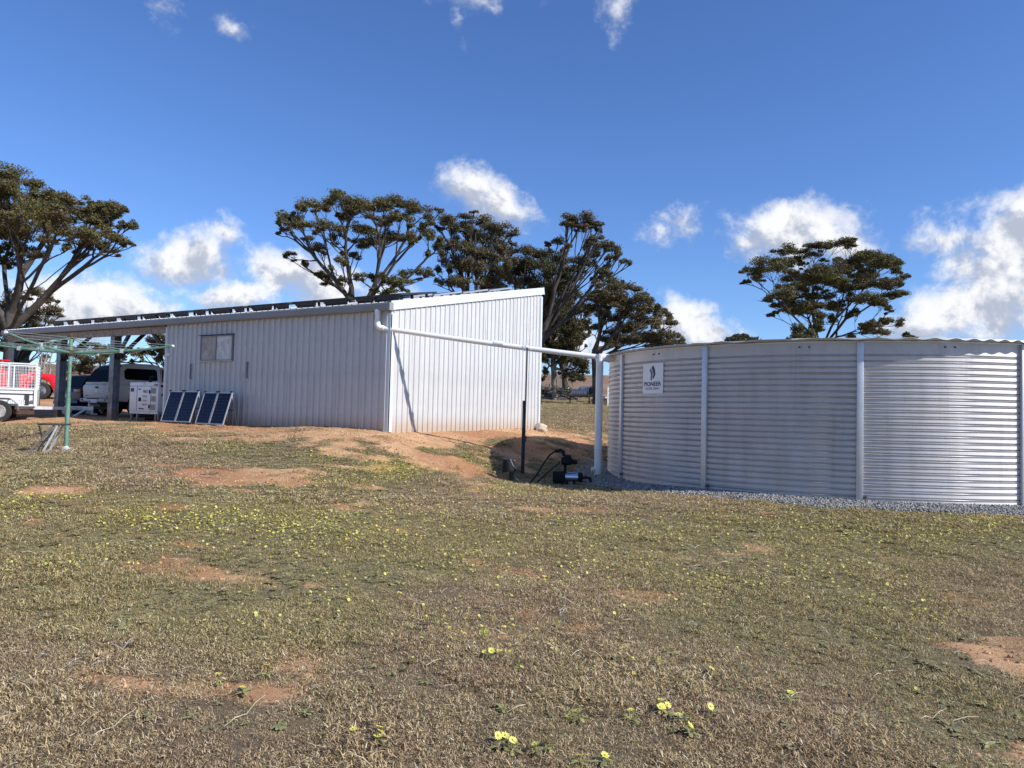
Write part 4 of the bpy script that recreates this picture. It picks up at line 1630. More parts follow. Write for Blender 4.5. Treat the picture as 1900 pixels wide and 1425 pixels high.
    tr = link("trunk", np_mesh("trunk", np.array(V) - base, Fq, bark, smooth=True), root)
    # foliage
    LV, LR, LT = [], [], []
    for (c, rx, ry) in P:
        nl = int(dens * (210 + 1950 * rx * ry))
        # sub-clusters give each mass a lumpy outline
        nsub = max(3, int(2 + rx * 3))
        sc = []
        for q_ in range(nsub):
            th = r.random() * 6.283
            rr = math.sqrt(r.random()) * .72
            sc.append((rx * rr * math.cos(th), rx * rr * math.sin(th), ry * (.35 * (1 - rr * rr) + r.uniform(-.42, .34))))
        sc = np.array(sc)
        pk = r.integers(0, nsub, nl)
        dirs_ = r.normal(0, 1, (nl, 3))
        dirs_ /= np.linalg.norm(dirs_, axis=1)[:, None]
        rad_ = r.random(nl) ** (1 / 1.8) * (1 + .35 * (r.random(nl) < .12))
        dirs_[:, 2] = np.where(dirs_[:, 2] < 0, dirs_[:, 2] * .55, dirs_[:, 2])
        q = sc[pk] + dirs_ * rad_[:, None] * np.array([rx * .48, rx * .48, ry * flat * .8])
        pos = c + q
        # leaves hang at all angles, mostly drooping
        ax = r.normal(0, 1, (nl, 3))
        ax[:, 2] = ax[:, 2] * .7 - .25
        ax /= np.linalg.norm(ax, axis=1)[:, None]
        sd = np.cross(ax, r.normal(0, 1, (nl, 3)))
        sd /= np.maximum(np.linalg.norm(sd, axis=1), 1e-6)[:, None]
        ln_ = leafsz * (.6 + .8 * r.random(nl))
        wd_ = ln_ * .36
        a_ = pos - ax * ln_[:, None] * .5
        b_ = pos + ax * ln_[:, None] * .5
        m_ = sd * wd_[:, None] * .5
        LV.append(np.stack([a_, pos + m_, b_, pos - m_], 1).reshape(-1, 3))
        LR.append(np.repeat(np.clip(r.random(nl), 0, 1), 4))
        LT.append(np.repeat(np.clip(r.normal(.3, .28) + r.normal(0, .15, nl), 0, 1), 4))
    LV = np.concatenate(LV)
    fq = np.arange(len(LV)).reshape(-1, 4)
    cr = link("crown", np_mesh("crown", LV - base, fq, leaf, {'rnd': np.concatenate(LR), 'tone': np.concatenate(LT)}), root)
    cr['kind'] = 'stuff'
    return root


def zoomed(pads, ox, oy, sc):
    return [(ox + a / sc, oy + b / sc, max(5, c / sc), max(4, d / sc)) for a, b, c, d in pads]


T1 = [(50, 120, 110, 40), (120, 150, 80, 50), (200, 200, 80, 40), (20, 200, 80, 40), (40, 250, 90, 50), (300, 270, 70, 35), (380, 290, 60, 40), (250, 310, 100, 50), (350, 310, 80, 50), (450, 310, 60, 40), (570, 300, 55, 28), (650, 340, 60, 40), (700, 350, 80, 45), (760, 350, 55, 38), (830, 450, 42, 36), (500, 360, 90, 50), (600, 400, 80, 50), (720, 400, 60, 40),
      (560, 410, 70, 40), (160, 370, 120, 50), (60, 420, 100, 50), (280, 400, 130, 60), (380, 440, 120, 60), (200, 470, 110, 50), (480, 500, 90, 50), (590, 500, 80, 40), (660, 480, 50, 30), (750, 535, 65, 32), (815, 560, 34, 18), (700, 610, 50, 32), (620, 570, 70, 40), (500, 570, 60, 40), (310, 560, 60, 36), (80, 520, 100, 60), (20, 600, 60, 40), (240, 640, 60, 36), (60, 680, 60, 40),
      (-120, 110, 110, 45), (-250, 160, 110, 50), (-380, 240, 110, 50), (-180, 280, 120, 60), (-60, 340, 110, 50), (-330, 360, 120, 60), (-480, 350, 90, 50), (-150, 460, 120, 60), (-420, 480, 110, 55), (-560, 470, 70, 40), (-300, 560, 100, 50), (-520, 590, 70, 40)]
gum_tree("broad umbrella gum tree with dark spreading limbs beyond the carport", (18, 700), 44, (20, 585), zoomed(T1, 0, 290, 3.475), LEAF, r0=.29, dens=1.0, seed=11, spread=.8)
T1b = [(250, 890, 80, 30), (330, 930, 40, 22), (100, 920, 60, 50), (300, 1010, 80, 36), (370, 1030, 30, 18), (100, 1080, 110, 60), (180, 1060, 80, 50), (60, 1160, 90, 60), (180, 1130, 70, 50), (20, 1230, 80, 60), (140, 1240, 80, 50), (-60, 1100, 90, 70), (220, 1200, 60, 40), (300, 1220, 50, 40), (20, 1010, 60, 60)]
gum_tree("low bushy gum tree in front of the leaning trunk at the carport end", (30, 712), 50, (35, 690), zoomed(T1b, 0, 290, 3.475), LEAFB, r0=.14, dens=1.0, seed=12)
T2 = [(210, 250, 80, 40), (290, 300, 100, 36), (170, 265, 40, 30), (380, 160, 100, 46), (300, 185, 50, 36), (600, 130, 105, 46), (640, 190, 110, 50), (480, 300, 105, 32), (780, 165, 90, 45), (930, 160, 100, 45), (1020, 160, 80, 40), (1100, 215, 80, 45), (1165, 240, 45, 36), (960, 245, 65, 36), (780, 390, 100, 60), (420, 450, 60, 36), (220, 495, 42, 20), (310, 555, 28, 24), (560, 540, 50, 32), (480, 640, 60, 36), (400, 620, 34, 24),
      (590, 660, 40, 26), (1020, 390, 60, 42), (1150, 370, 60, 46), (680, 330, 85, 45), (880, 370, 70, 42), (1200, 430, 50, 50), (1000, 620, 56, 36), (970, 690, 60, 30), (1130, 620, 56, 36), (800, 640, 50, 32), (870, 650, 50, 32), (700, 650, 44, 24), (640, 500, 44, 32), (350, 380, 40, 20), (540, 380, 50, 34), (1070, 310, 50, 30), (840, 270, 60, 30), (560, 230, 60, 34), (880, 730, 60, 26), (180, 330, 34, 20)]
gum_tree("spreading gum tree with open crown rising over the middle of the shed roof", (660, 705), 50, (668, 575), zoomed(T2, 480, 340, 3.654), LEAF, r0=.27, dens=1.0, seed=21, spread=.8)
T3 = [(1290, 250, 75, 36), (1400, 225, 64, 26), (1500, 270, 80, 36), (1600, 300, 90, 42), (1665, 370, 56, 50), (1330, 330, 60, 50), (1450, 350, 80, 50), (1560, 400, 100, 60), (1300, 450, 70, 60), (1420, 480, 90, 60), (1600, 500, 90, 70), (1290, 560, 70, 56), (1450, 600, 100, 70), (1620, 620, 80, 70), (1290, 680, 60, 50), (1400, 690, 80, 40), (1560, 690, 90, 40), (1660, 570, 50, 60), (1250, 280, 40, 26), (1500, 480, 80, 50), (1360, 540, 60, 50)]
gum_tree("dense upright gum tree with many stems left of the roof peak", (880, 705), 54, (880, 600), zoomed(T3, 480, 340, 3.654), LEAFB, r0=.24, dens=1.0, seed=31, spread=.8, back=8)
T4 = [(60, 330, 80, 40), (170, 350, 80, 40), (260, 390, 80, 50), (100, 440, 100, 66), (220, 470, 100, 66), (330, 420, 70, 40), (430, 390, 80, 30), (490, 420, 44, 26), (300, 520, 80, 56), (240, 580, 80, 56), (20, 420, 80, 50), (120, 560, 100, 60), (-20, 520, 80, 60), (220, 660, 60, 50), (-60, 330, 40, 30), (60, 640, 100, 60), (380, 480, 50, 36)]
gum_tree("darkest dense gum tree right behind the roof peak", (985, 720), 58, (985, 640), zoomed(T4, 960, 380, 3.75), LEAFD, r0=.27, dens=1.1, seed=41, spread=.8, back=8)
T5 = [(350, 110, 70, 30), (450, 105, 80, 36), (520, 130, 46, 28), (420, 140, 60, 26), (280, 262, 50, 30), (350, 300, 30, 22), (480, 165, 50, 24), (570, 185, 20, 18), (500, 270, 44, 32), (555, 235, 44, 26), (580, 310, 60, 46), (660, 310, 56, 36), (695, 345, 36, 24), (540, 360, 50, 32), (760, 400, 34, 22), (590, 480, 50, 30), (640, 505, 28, 16), (610, 440, 34, 26), (555, 520, 36, 22), (650, 370, 36, 18), (730, 545, 20, 14), (470, 300, 30, 20)]
gum_tree("tall leaning gum tree with a high topknot right of the shed gable", (985, 730), 52, (1012, 605), zoomed(T5, 960, 380, 3.75), LEAFB, r0=.20, dens=1.2, seed=51, spread=.6)
T6 = [(640, 570, 80, 42), (720, 605, 80, 42), (560, 640, 80, 42), (660, 680, 100, 50), (800, 660, 80, 50), (900, 675, 50, 32), (880, 740, 80, 50), (780, 760, 100, 50), (620, 780, 70, 40), (520, 720, 70, 40), (960, 820, 70, 50), (1020, 790, 44, 32), (880, 830, 70, 50), (820, 870, 90, 50), (700, 890, 90, 50), (660, 955, 70, 40), (780, 950, 80, 40), (900, 920, 80, 44), (1020, 900, 60, 50), (1110, 935, 44, 32), (980, 960, 80, 36), (560, 850, 50, 32), (690, 540, 40, 24), (840, 640, 36, 22), (740, 690, 70, 40), (1060, 960, 60, 26)]
gum_tree("wide brownish gum tree standing beside the tank inlet", (1107, 738), 50, (1104, 650), zoomed(T6, 960, 380, 3.75), LEAFB, r0=.22, dens=1.3, seed=61, spread=.8, back=6)
T6b = [(330, 900, 80, 60), (390, 970, 70, 56), (420, 1120, 66, 56), (370, 1190, 50, 40), (440, 1210, 40, 32), (250, 850, 80, 60), (210, 1080, 50, 50), (300, 790, 70, 50), (290, 1010, 60, 50), (200, 940, 60, 50), (340, 1090, 50, 40), (470, 1170, 30, 26), (200, 760, 50, 50), (420, 860, 60, 46), (200, 1180, 26, 40), (180, 660, 60, 60), (260, 700, 60, 50), (350, 720, 60, 50), (420, 740, 50, 40), (200, 860, 50, 50), (330, 840, 70, 50), (380, 920, 60, 50), (230, 1000, 60, 50), (390, 1060, 60, 46), (170, 1000, 40, 50), (480, 850, 40, 40)]
gum_tree("shaggy gum tree with a pale trunk low beside the shed wall", (1030, 731), 60, (1026, 668), zoomed(T6b, 960, 380, 3.75), LEAFD, BARKP, r0=.22, dens=1.1, seed=62, spread=.7, back=10)
T7 = [(1020, 160, 100, 40), (1090, 165, 50, 36), (860, 182, 60, 32), (800, 190, 56, 36), (640, 222, 105, 46), (900, 195, 50, 24), (780, 270, 85, 28), (480, 330, 66, 36), (370, 380, 60, 32), (270, 412, 40, 18), (290, 458, 76, 30), (212, 496, 28, 18), (590, 332, 70, 36), (720, 342, 42, 22), (520, 525, 48, 18), (1240, 258, 80, 34), (1390, 276, 52, 26), (1060, 300, 60, 28), (1200, 335, 120, 44), (1330, 350, 60, 34), (1430, 340, 80, 50), (1520, 320, 54, 36), (1535, 400, 56, 46),
      (1618, 445, 44, 24), (1090, 380, 48, 20), (1000, 412, 40, 18), (680, 440, 95, 40), (800, 430, 75, 36), (900, 480, 110, 52), (980, 512, 60, 36), (640, 540, 76, 32), (760, 540, 100, 44), (1080, 480, 48, 22), (1250, 500, 105, 44), (1400, 520, 110, 52), (1540, 520, 56, 44), (1580, 600, 70, 34), (1130, 560, 100, 44), (1020, 560, 70, 44), (1480, 605, 60, 30), (620, 660, 76, 36), (560, 690, 50, 30), (475, 712, 56, 28), (440, 778, 34, 24), (700, 620, 76, 36), (820, 620, 100, 44),
      (960, 640, 76, 44), (1270, 650, 100, 44), (1380, 680, 76, 44), (1475, 735, 40, 28), (1000, 720, 90, 50), (760, 720, 56, 44), (860, 790, 60, 36), (920, 830, 66, 44), (1530, 860, 60, 36), (1430, 850, 56, 32), (1350, 880, 66, 36), (1280, 920, 76, 44), (1380, 960, 100, 36), (650, 930, 60, 56), (740, 960, 60, 40), (850, 900, 66, 56), (700, 985, 80, 30), (1160, 760, 50, 30), (1100, 660, 60, 30)]
gum_tree("lone rounded gum tree with layered foliage standing behind the water tank", (1530, 715), 56, (1522, 640), zoomed(T7, 1340, 420, 4.75), LEAF, r0=.24, dens=1.3, seed=71, spread=.75, stems=2, back=12)
TU = [(700, 420, 55, 36), (800, 390, 75, 32), (890, 410, 50, 30), (760, 480, 110, 50), (900, 460, 80, 40), (680, 550, 70, 60), (1100, 460, 80, 40), (1200, 470, 50, 40), (1080, 420, 36, 24), (620, 610, 50, 40), (1000, 470, 70, 36), (960, 400, 40, 20), (820, 540, 90, 50), (600, 560, 40, 40), (720, 600, 80, 40), (1160, 420, 34, 18)]
gum_tree("low grey green gum seen through the carport between the two posts", (175, 742), 62, (180, 715), zoomed(TU, 0, 560, 4.75), LEAFB, r0=.16, dens=1.0, seed=81)
TV = [(1340, 370, 56, 44), (1420, 420, 70, 60), (1340, 460, 56, 34), (1440, 340, 56, 44), (1480, 480, 56, 40), (1540, 400, 70, 60), (1390, 320, 40, 26), (1400, 500, 34, 20), (1600, 350, 60, 60)]
gum_tree("small drooping gum seen just left of the shed wall under the eave", (318, 742), 56, (318, 700), zoomed(TV, 0, 560, 4.75), LEAFD, r0=.14, dens=1.0, seed=82)
gum_tree("tiny distant gum crown showing over the tank rim left of the big tree", (1378, 690), 120, (1378, 655), [(1362, 634, 16, 6), (1376, 628, 12, 6), (1398, 632, 9, 4), (1385, 640, 20, 8), (1370, 648, 18, 8)], LEAFD, r0=.25, dens=.9, seed=83, leafsz=.4, group="distant gum trees")
gum_tree("tiny distant gum crown showing over the tank rim right of the big tree", (1690, 700), 120, (1688, 660), [(1680, 624, 8, 5), (1690, 630, 10, 5), (1684, 640, 14, 8), (1700, 645, 12, 8)], LEAFB, r0=.25, dens=.9, seed=84, leafsz=.4, group="distant gum trees")


def bare_tree(label, base_px, Y, tips, r0, seed):
    r = np.random.default_rng(seed)
    bx = ray(*base_px).x * Y
    base = Vector((bx, Y, hz(bx, Y) - .1))
    root = empty("bare_tree", base, 0, label, "tree", "leafless trees")
    mb = MB()
    nodes = []
    for i, (px_, py_) in enumerate(tips):
        tip = at(px_, py_, Y + r.normal(0, .8)) - base
        st_ = Vector((0, 0, 0)) if not nodes or i < 2 else nodes[int(r.integers(0, len(nodes)))]
        pts = []
        for s_ in range(7):
            u = s_ / 6
            p = st_.lerp(tip, u) + Vector(tuple(r.normal(0, .12, 3))) * (0 < s_ < 6) + Vector((0, 0, -.10 * (tip - st_).length * math.sin(math.pi * u) * .6))
            pts.append(p)
        nodes += pts[2:5]
        rr = r0 * (1 if i < 2 else .5)
        mb.tube(pts, [rr * (1 - .85 * s_ / 6) + .008 for s_ in range(7)], 5)
    mb.build("trunk", BARKP, root, smooth=True)


bare_tree("leafless pale shrub with forked limbs behind the red pickup bonnet", (88, 705), 40, [(66, 640), (92, 640), (78, 655), (104, 668), (98, 652), (70, 672), (84, 636), (110, 690), (60, 690), (100, 676)], .09, 91)
bare_tree("leafless twisted limbs among foliage behind the leftmost carport post", (60, 708), 42, [(40, 660), (30, 690), (56, 650), (70, 680), (48, 672), (22, 670)], .08, 92)

T4b = [(180, 660, 60, 50), (260, 650, 60, 50), (340, 640, 60, 44), (420, 660, 50, 40), (220, 730, 60, 50), (320, 720, 60, 50), (400, 740, 50, 44), (480, 760, 50, 40), (200, 810, 50, 50), (290, 810, 60, 50), (380, 830, 60, 50), (460, 850, 40, 40), (240, 900, 50, 50), (340, 930, 60, 46), (430, 930, 40, 40), (500, 660, 50, 40), (160, 740, 50, 50)]
gum_tree("darkly leaved gum filling the gap between the leaning gum and the brownish gum", (1048, 728), 66, (1046, 690), zoomed(T4b, 960, 380, 3.75), LEAFD, r0=.22, dens=1.0, seed=63, spread=.7)

# fallen timber on the far side of the paddock
LOGS = [(1012, 733, 1062, 738, .5, 62, 0), (1006, 726, 1050, 733, .45, 63, 0), (1002, 718, 1040, 728, .40, 64, 0), (1015, 737, 1075, 741, .45, 61, 0), (1020, 728, 1080, 736, .35, 63, 0), (1008, 740, 1050, 741, .4, 60.5, 0), (1040, 722, 1068, 731, .2, 65, 1), (1046, 727, 1059, 718, .18, 66, 1), (1060, 730, 1082, 724, .16, 65, 1),
        (1066, 728, 1098, 727, .22, 66, 1), (1075, 733, 1100, 730, .2, 64, 1), (1050, 733, 1095, 738, .25, 63, 0), (1036, 733, 1058, 725, .14, 64, 1), (1085, 726, 1102, 722, .14, 67, 1)]
LOGL = ["longest dark log along the front of the timber heap", "short dark log half way up the left of the timber heap", "uppermost dark log at the back left of the timber heap", "low dark log at the front right foot of the timber heap", "dark log lying right across the middle of the timber heap", "dark log nearest the shed wall at the front of the heap",
        "bleached bough slanting up over the heap's middle", "bleached stick pointing steeply up from the heap's middle", "bleached branch slanting up above the wire rolls", "bleached branch lying level above the long wire roll", "bleached branch low down behind the wire rolls", "dark log running from the heap towards the steel stand", "thin pale branch slanting up from the front logs", "bleached branch farthest right at the top of the heap"]
for i, (xa, ya, xb, yb, d_, Y_, pale) in enumerate(LOGS):
    a, b = at(xa, ya, Y_), at(xb, yb, Y_ + rng.uniform(-1, 1))
    for p in (a, b):
        g_ = hz(p.x, p.y)
        p.z = max(p.z, g_ + d_ * .3)
    m_ = (a + b) / 2
    pts = [a.lerp(b, k / 4) - m_ + Vector(tuple(rng.normal(0, d_ * .18, 3))) for k in range(5)]
    o = MB().tube(pts, [d_ * .5, d_ * .56, d_ * .5, d_ * .46, d_ * .36], 8).build("log", M['logpale'] if pale else M['log'], smooth=True, loc=m_)
    tag(o, LOGL[i], "log", "bleached branches on the timber heap" if pale else "dark logs in the timber heap")
r = np.random.default_rng(5)
mb = MB()
for k in range(160):
    px_, py_ = r.uniform(1000, 1075), r.uniform(722, 741)
    Y_ = r.uniform(60, 66)
    p = at(px_, py_, Y_)
    p.z = max(hz(p.x, p.y) + .05, min(p.z, hz(p.x, p.y) + 1.0))
    d_ = Vector(tuple(r.normal(0, 1, 3)))
    d_.z *= .25
    d_.normalize()
    L = r.uniform(.8, 2.6)
    mb.tube([p - d_ * L / 2, p + Vector(tuple(r.normal(0, .08, 3))), p + d_ * L / 2], [.05, .04, .015], 4)
tag(mb.build("brushwood", M['log']), "dark tangle of dead twigs in the timber heap", kind='stuff')

# steel stand with rolls of fencing wire
Yr = 52
pr = at(1078, 757, Yr)
pr.z = hz(pr.x, pr.y)
rack = empty("steel_stand", pr, R(-8), "low rusty steel stand on thin legs carrying rolls of wire in the far paddock", "stand")
MB().box((.35, 0, .53), (2.7, .06, .05)).box((.35, .8, .53), (2.7, .06, .05)).box((-.97, .4, .53), (.06, .74, .05)).box((1.67, .4, .53), (.06, .74, .05)).box((.35, .4, .53), (.06, .74, .05)).build("top_frame", M['rust'], rack)
for x_, y_ in ((-.8, 0), (.55, 0), (1.6, 0), (-.8, .8), (.55, .8), (1.6, .8)):
    MB().box((x_, y_, .25), (.045, .045, .51)).build("leg", M['rust'], rack)
MB().bar((.6, 0, .08), (1.0, 0, .5), .035).build("brace", M['rust'], rack)


def wire_roll(p, rad, L, label, rz):
    e = empty("wire_roll", p, rz, label, "wire roll", "rolls of fencing wire on the stand")
    nb_ = 9
    for k in range(nb_):
        x_ = -L / 2 + L * (k + .5) / nb_
        MB().lathe([(rad * .72, -L / nb_ * .36), (rad * .97, -L / nb_ * .36), (rad, 0), (rad * .97, L / nb_ * .36), (rad * .72, L / nb_ * .36)], 16, (x_, 0, rad), 'X').build("coil", M['galv'], e)
    MB().tube([(-L / 2, 0, rad), (L / 2, 0, rad)], rad * .74, 14).build("core", M['ink'], e, smooth=True)


wire_roll(pr + Vector((-.1, .25, .56)), .24, 1.05, "long grey roll of fencing wire lying along the stand", R(-8))
wire_roll(pr + Vector((1.05, .45, .56)), .38, .75, "fatter roll of fencing wire at the end of the stand next to the standpipe", R(20))
wire_roll(pr + Vector((.55, .9, .56)), .36, 1.3, "rear roll of fencing wire behind the long one", R(-4))
pw_ = at(1128, 758, 46)
pw_.z = hz(pw_.x, pw_.y)
tag(MB().box((0, 0, .6), (.12, .1, 1.2)).lathe([(.07, 1.2), (.07, 1.23), (.03, 1.25)], 8).build("marker_post", M['white'], loc=pw_), "white marker post between the standpipe and the tank", "post")
ptr = at(1133, 751, 48)
ptr.z = hz(ptr.x, ptr.y)
tb = empty("low_trestle", ptr, 0, "low white topped trestle partly hidden by the tank's left edge", "trestle")
MB().box((.3, 0, .52), (1.4, .5, .09)).build("top", M['white'], tb)
for x_ in (-.25, .85):
    MB().bar((x_ - .12, 0, 0), (x_ + .12, 0, .5), .05).build("leg", M['rust'], tb)
    MB().bar((x_ + .12, .1, 0), (x_ - .12, .1, .5), .05).build("leg", M['rust'], tb)
pf = at(1004, 747, 45)
pf.z = hz(pf.x, pf.y)
tag(MB().box((0, 0, .6), (.05, .05, 1.3)).box((0, -.03, .9), (.09, .02, .05)).build("fence_picket", M['rust'], loc=pf), "rusty steel picket standing alone past the shed corner", "post")

# ------------------------------------------------------------------ beside the tank: prop, bucket, pump
pq = at(973, 884, 14.9)
tq = (pq.x - e1.x) / (pend.x - e1.x)
pj = e1.lerp(pend, tq)
gq = hz(pj.x, pj.y)
prop = empty("pipe_prop", (pj.x, pj.y, gq), 0, "dark steel picket with a thin rod propping up the white pipe", "prop")
hp = pj.z - gq
MB().tube([(-.015, -.07, -.05), (.0, -.07, hp - .02)], .016, 8).build("rod", M['darksteel'], prop)
mb = MB()
mb.box((-.045, -.045, .75), (.05, .008, 1.5)).box((-.045, -.065, .75), (.008, .034, 1.5))
mb.build("star_picket", M['darksteel'], prop)
MB().box((.0, -.06, .72), (.055, .05, .12)).build("clamp", M['darksteel'], prop)
MB().tube([(-.05, -.068, hp - .06), (-.02, -.075, hp + .09), (.0, -.06, hp + .12), (.03, -.075, hp + .06), (.07, -.08, hp - .06), (.16, -.09, hp - .05), (-.07, -.07, hp - .075)], .006, 5).build("wire_tie", M['galv'], prop)

pbk = at(946, 887, 14.0)
pbk.z = hz(pbk.x, pbk.y)
bk = empty("upturned_bucket", pbk, 0, "black plastic bucket upturned on a short stake in the grass", "bucket")
MB().box((.02, 0, .14), (.07, .03, .30)).build("stake", M['timber'], bk)
MB().box((.055, .012, .17), (.03, .02, .24)).build("stake", M['timber'], bk)
mb = MB().lathe([(.128, .0), (.140, .0), (.140, .02), (.132, .024), (.108, .225), (.10, .235), (0, .235)], 22, (-.01, 0, .20))
mb.build("bucket", M['black'], bk, smooth=True, rot=(R(3), R(-4), 0))
MB().tube([(.13, -.02, .24), (.06, -.13, .31), (.0, -.128, .43), (.10, -.02, .40)], .004, 5).build("handle", M['galv'], bk)

pp_ = at(1054, 886, 14.2)
pp_.z = hz(pp_.x, pp_.y)
pump = empty("water_pump", pp_, R(-6), "black electric water pump with polished motor band near the tank foot", "pump")
MB().box((.02, 0, .012), (.62, .28, .03)).build("base_board", M['timber'], pump)
MB().box((-.17, 0, .15), (.24, .20, .22)).build("pump_head", M['black'], pump, bevel=.025)
MB().tube([(-.05, 0, .15), (.20, 0, .15)], .085, 20).build("motor_band", M['silver'], pump, smooth=True)
MB().lathe([(.02, .0), (.092, .0), (.095, .02), (.095, .07), (.06, .09), (.02, .09)], 20, (.19, 0, .15), 'X').build("motor_cap", M['black'], pump, smooth=True)
for x_ in (-.02, .12):
    MB().box((x_, 0, .045), (.05, .17, .05)).build("foot", M['black'], pump)
MB().tube([(-.06, 0, .24), (-.06, 0, .38)], .03, 12).build("riser", M['black'], pump, smooth=True)
MB().lathe([(.04, -.10), (.075, -.09), (.085, .0), (.075, .09), (.04, .11)], 16, (-.04, 0, .45), 'X').build("pressure_switch", M['black'], pump, smooth=True)
MB().box((-.02, 0, .53), (.13, .12, .08)).build("switch_cover", M['black'], pump, bevel=.015)
MB().tube([(.05, 0, .46), (.13, .0, .43), (.17, 0, .44)], [.045, .045, .035], 10).build("outlet_nozzle", M['black'], pump, smooth=True)
MB().tube([(-.09, 0, .55), (-.10, 0, .63), (-.15, 0, .655), (-.26, 0, .63)], .032, 10).build("hose_elbow", M['black'], pump, smooth=True)
MB().tube([(-.25, 0, .635), (-.36, -.02, .56), (-.48, -.06, .38), (-.60, -.11, .17), (-.74, -.20, .0)], .016, 8).build("delivery_hose", M['black'], pump, smooth=True)
MB().tube([(-.16, .05, .42), (-.30, .02, .30), (-.5, -.06, .12), (-.62, -.12, .0)], .012, 8).build("power_cable", M['black'], pump, smooth=True)
MB().tube([(.27, 0, .14), (.35, .02, .15), (.42, .05, .13), (.45, .08, .02)], .022, 8).build("suction_hose", M['black'], pump, smooth=True)
MB().tube([(.44, .08, .03), (.62, .2, .03), (.85, .35, .05), (1.15, .5, .08)], .024, 8).build("tank_hose", M['black'], pump, smooth=True)

# stones at the far foot of the gable wall
for i, (px_, py_, s_) in enumerate([(999, 795, .22), (1004, 800, .17), (996, 801, .14)]):
    pc = shw(.10 + .12 * i, SH_G - .1 - .14 * i, 0)
    pc.z = hz(pc.x, pc.y) + s_ * (.3 if i else .55)
    bm = bmesh.new()
    bmesh.ops.create_icosphere(bm, subdivisions=2, radius=s_)
    rr = np.random.default_rng(60 + i)
    ax = [Vector(tuple(rr.normal(0, 1, 3))).normalized() for _ in range(9)]
    for v in bm.verts:
        for a in ax:
            d_ = v.co.dot(a) - s_ * .72
            if d_ > 0: v.co -= a * d_ * .85
        v.co.z *= .55
    me = bpy.data.meshes.new("stone")
    bm.to_mesh(me)
    bm.free()
    me.materials.append(M['rock'])
    tag(link("stone", me, loc=pc), ["topmost pale stone stacked at the far corner of the gable", "lower pale stone leaning on the pile at the gable corner", "smallest pale stone in front at the gable corner"][i], "stone", "stones at the gable corner")

# ------------------------------------------------------------------ folding solar panels leaning by the wall
def folding_panel(t0, wtot, label, sfoot=-.62):
    x0 = -t0
    e = empty("folding_solar_panel", shw(x0, sfoot, 0), -YAW, label, "solar panel", "folding solar panels by the shed wall")
    g_ = hz(e.location.x, e.location.y)
    e.location.z = g_ + .02
    hw = wtot / 2
    H_ = .80
    lean = R(17)
    Rm = Matrix.Rotation(-lean, 4, 'X')
    for i in range(2):
        xa = i * hw + .006
        wd = hw - .012
        root = MB()
        fw = .022
        root.box((xa + fw / 2, 0, H_ / 2), (fw, .03, H_)).box((xa + wd - fw / 2, 0, H_ / 2), (fw, .03, H_)).box((xa + wd / 2, 0, fw / 2), (wd - 2 * fw, .03, fw)).box((xa + wd / 2, 0, H_ - fw / 2), (wd - 2 * fw, .03, fw))
        fo = root.build("panel_frame", M['alu'], e)
        fo.matrix_local = Rm
        MB().box((xa + wd / 2, .002, H_ / 2), (wd - 2 * fw - .002, .012, H_ - 2 * fw - .002)).build("backing", M['cellback'], fo)
        nx, nz = 4, 9
        cw, ch = (wd - 2 * fw - .02) / nx, (H_ - 2 * fw - .03) / nz
        mb = MB()
        for a in range(nx):
            for b in range(nz):
                cx_, cz = xa + fw + .01 + cw * (a + .5), fw + .015 + ch * (b + .5)
                w2, h2, cc_ = cw / 2 - .0015, ch / 2 - .0015, .014
                y_ = -.0065
                mb.add([(cx_ - w2 + cc_, y_, cz - h2), (cx_ + w2 - cc_, y_, cz - h2), (cx_ + w2, y_, cz - h2 + cc_), (cx_ + w2, y_, cz + h2 - cc_), (cx_ + w2 - cc_, y_, cz + h2), (cx_ - w2 + cc_, y_, cz + h2), (cx_ - w2, y_, cz + h2 - cc_), (cx_ - w2, y_, cz - h2 + cc_)], [tuple(range(8))])
        me = mb.mesh("solar_cell", M['cell'])
        co = link("solar_cell", me, fo)
        co['kind'] = 'stuff'
        MB().box((xa + .03, -.01, H_ + .01), (.05, .045, .03)).build("corner_clip", M['black'], fo)
        MB().box((xa + wd - .03, -.01, H_ + .01), (.05, .045, .03)).build("corner_clip", M['black'], fo)
    top_ = Rm @ Vector((0, 0, H_ - .06))
    for xx in (.05, wtot - .05):
        MB().bar((xx, top_.y + .03, top_.z), (xx, top_.y + .20, -.01), .025).build("stand_leg", M['alu'], e)
    MB().bar((.05, top_.y + .13, .35), (wtot - .05, top_.y + .13, .35), .02).build("stand_bar", M['darksteel'], e)
    return e


folding_panel(6.86, 1.16, "left pair of folding solar panels propped beside the generator")
folding_panel(5.50, 1.04, "right pair of folding solar panels propped under the window")

# ------------------------------------------------------------------ generator
gen = empty("generator", shw(-8.74, .10, 0), -YAW, "boxy white silenced diesel generator on a dark stand at the carport edge", "generator")
gen.location.z = hz(gen.location.x, gen.location.y)
GW, GD, GB, GTp = 1.30, .80, .27, 1.06
mb = MB().box((0, GD / 2, (GB + GTp) / 2), (GW, GD, GTp - GB))
mb.build("canopy", M['white'], gen, bevel=.012)
MB().box((0, GD / 2, GB - .035), (GW - .02, GD - .02, .066)).build("base_frame", M['galv'], gen)
for x_ in (-GW / 2 + .06, -GW / 2 + .33, GW / 2 - .14, GW / 2 - .02):
    MB().box((x_, .06, .10), (.06, .06, .2)).build("leg", M['post'], gen)
MB().box((.05, GD / 2 + .1, .12), (.9, .4, .2)).build("fuel_tank", M['black'], gen, bevel=.02)
MB().tube([(-.18, .3, GTp - .01), (-.18, .3, GTp + .16), (-.02, .3, GTp + .17)], .035, 10).build("exhaust", M['black'], gen, smooth=True)
MB().box((0, -.004, .955), (GW - .03, .006, .008)).build("door_seam", M['ink'], gen)
for x_ in (-.30, .33):
    MB().box((x_, -.004, .61), (.006, .006, .66)).build("door_seam", M['ink'], gen)
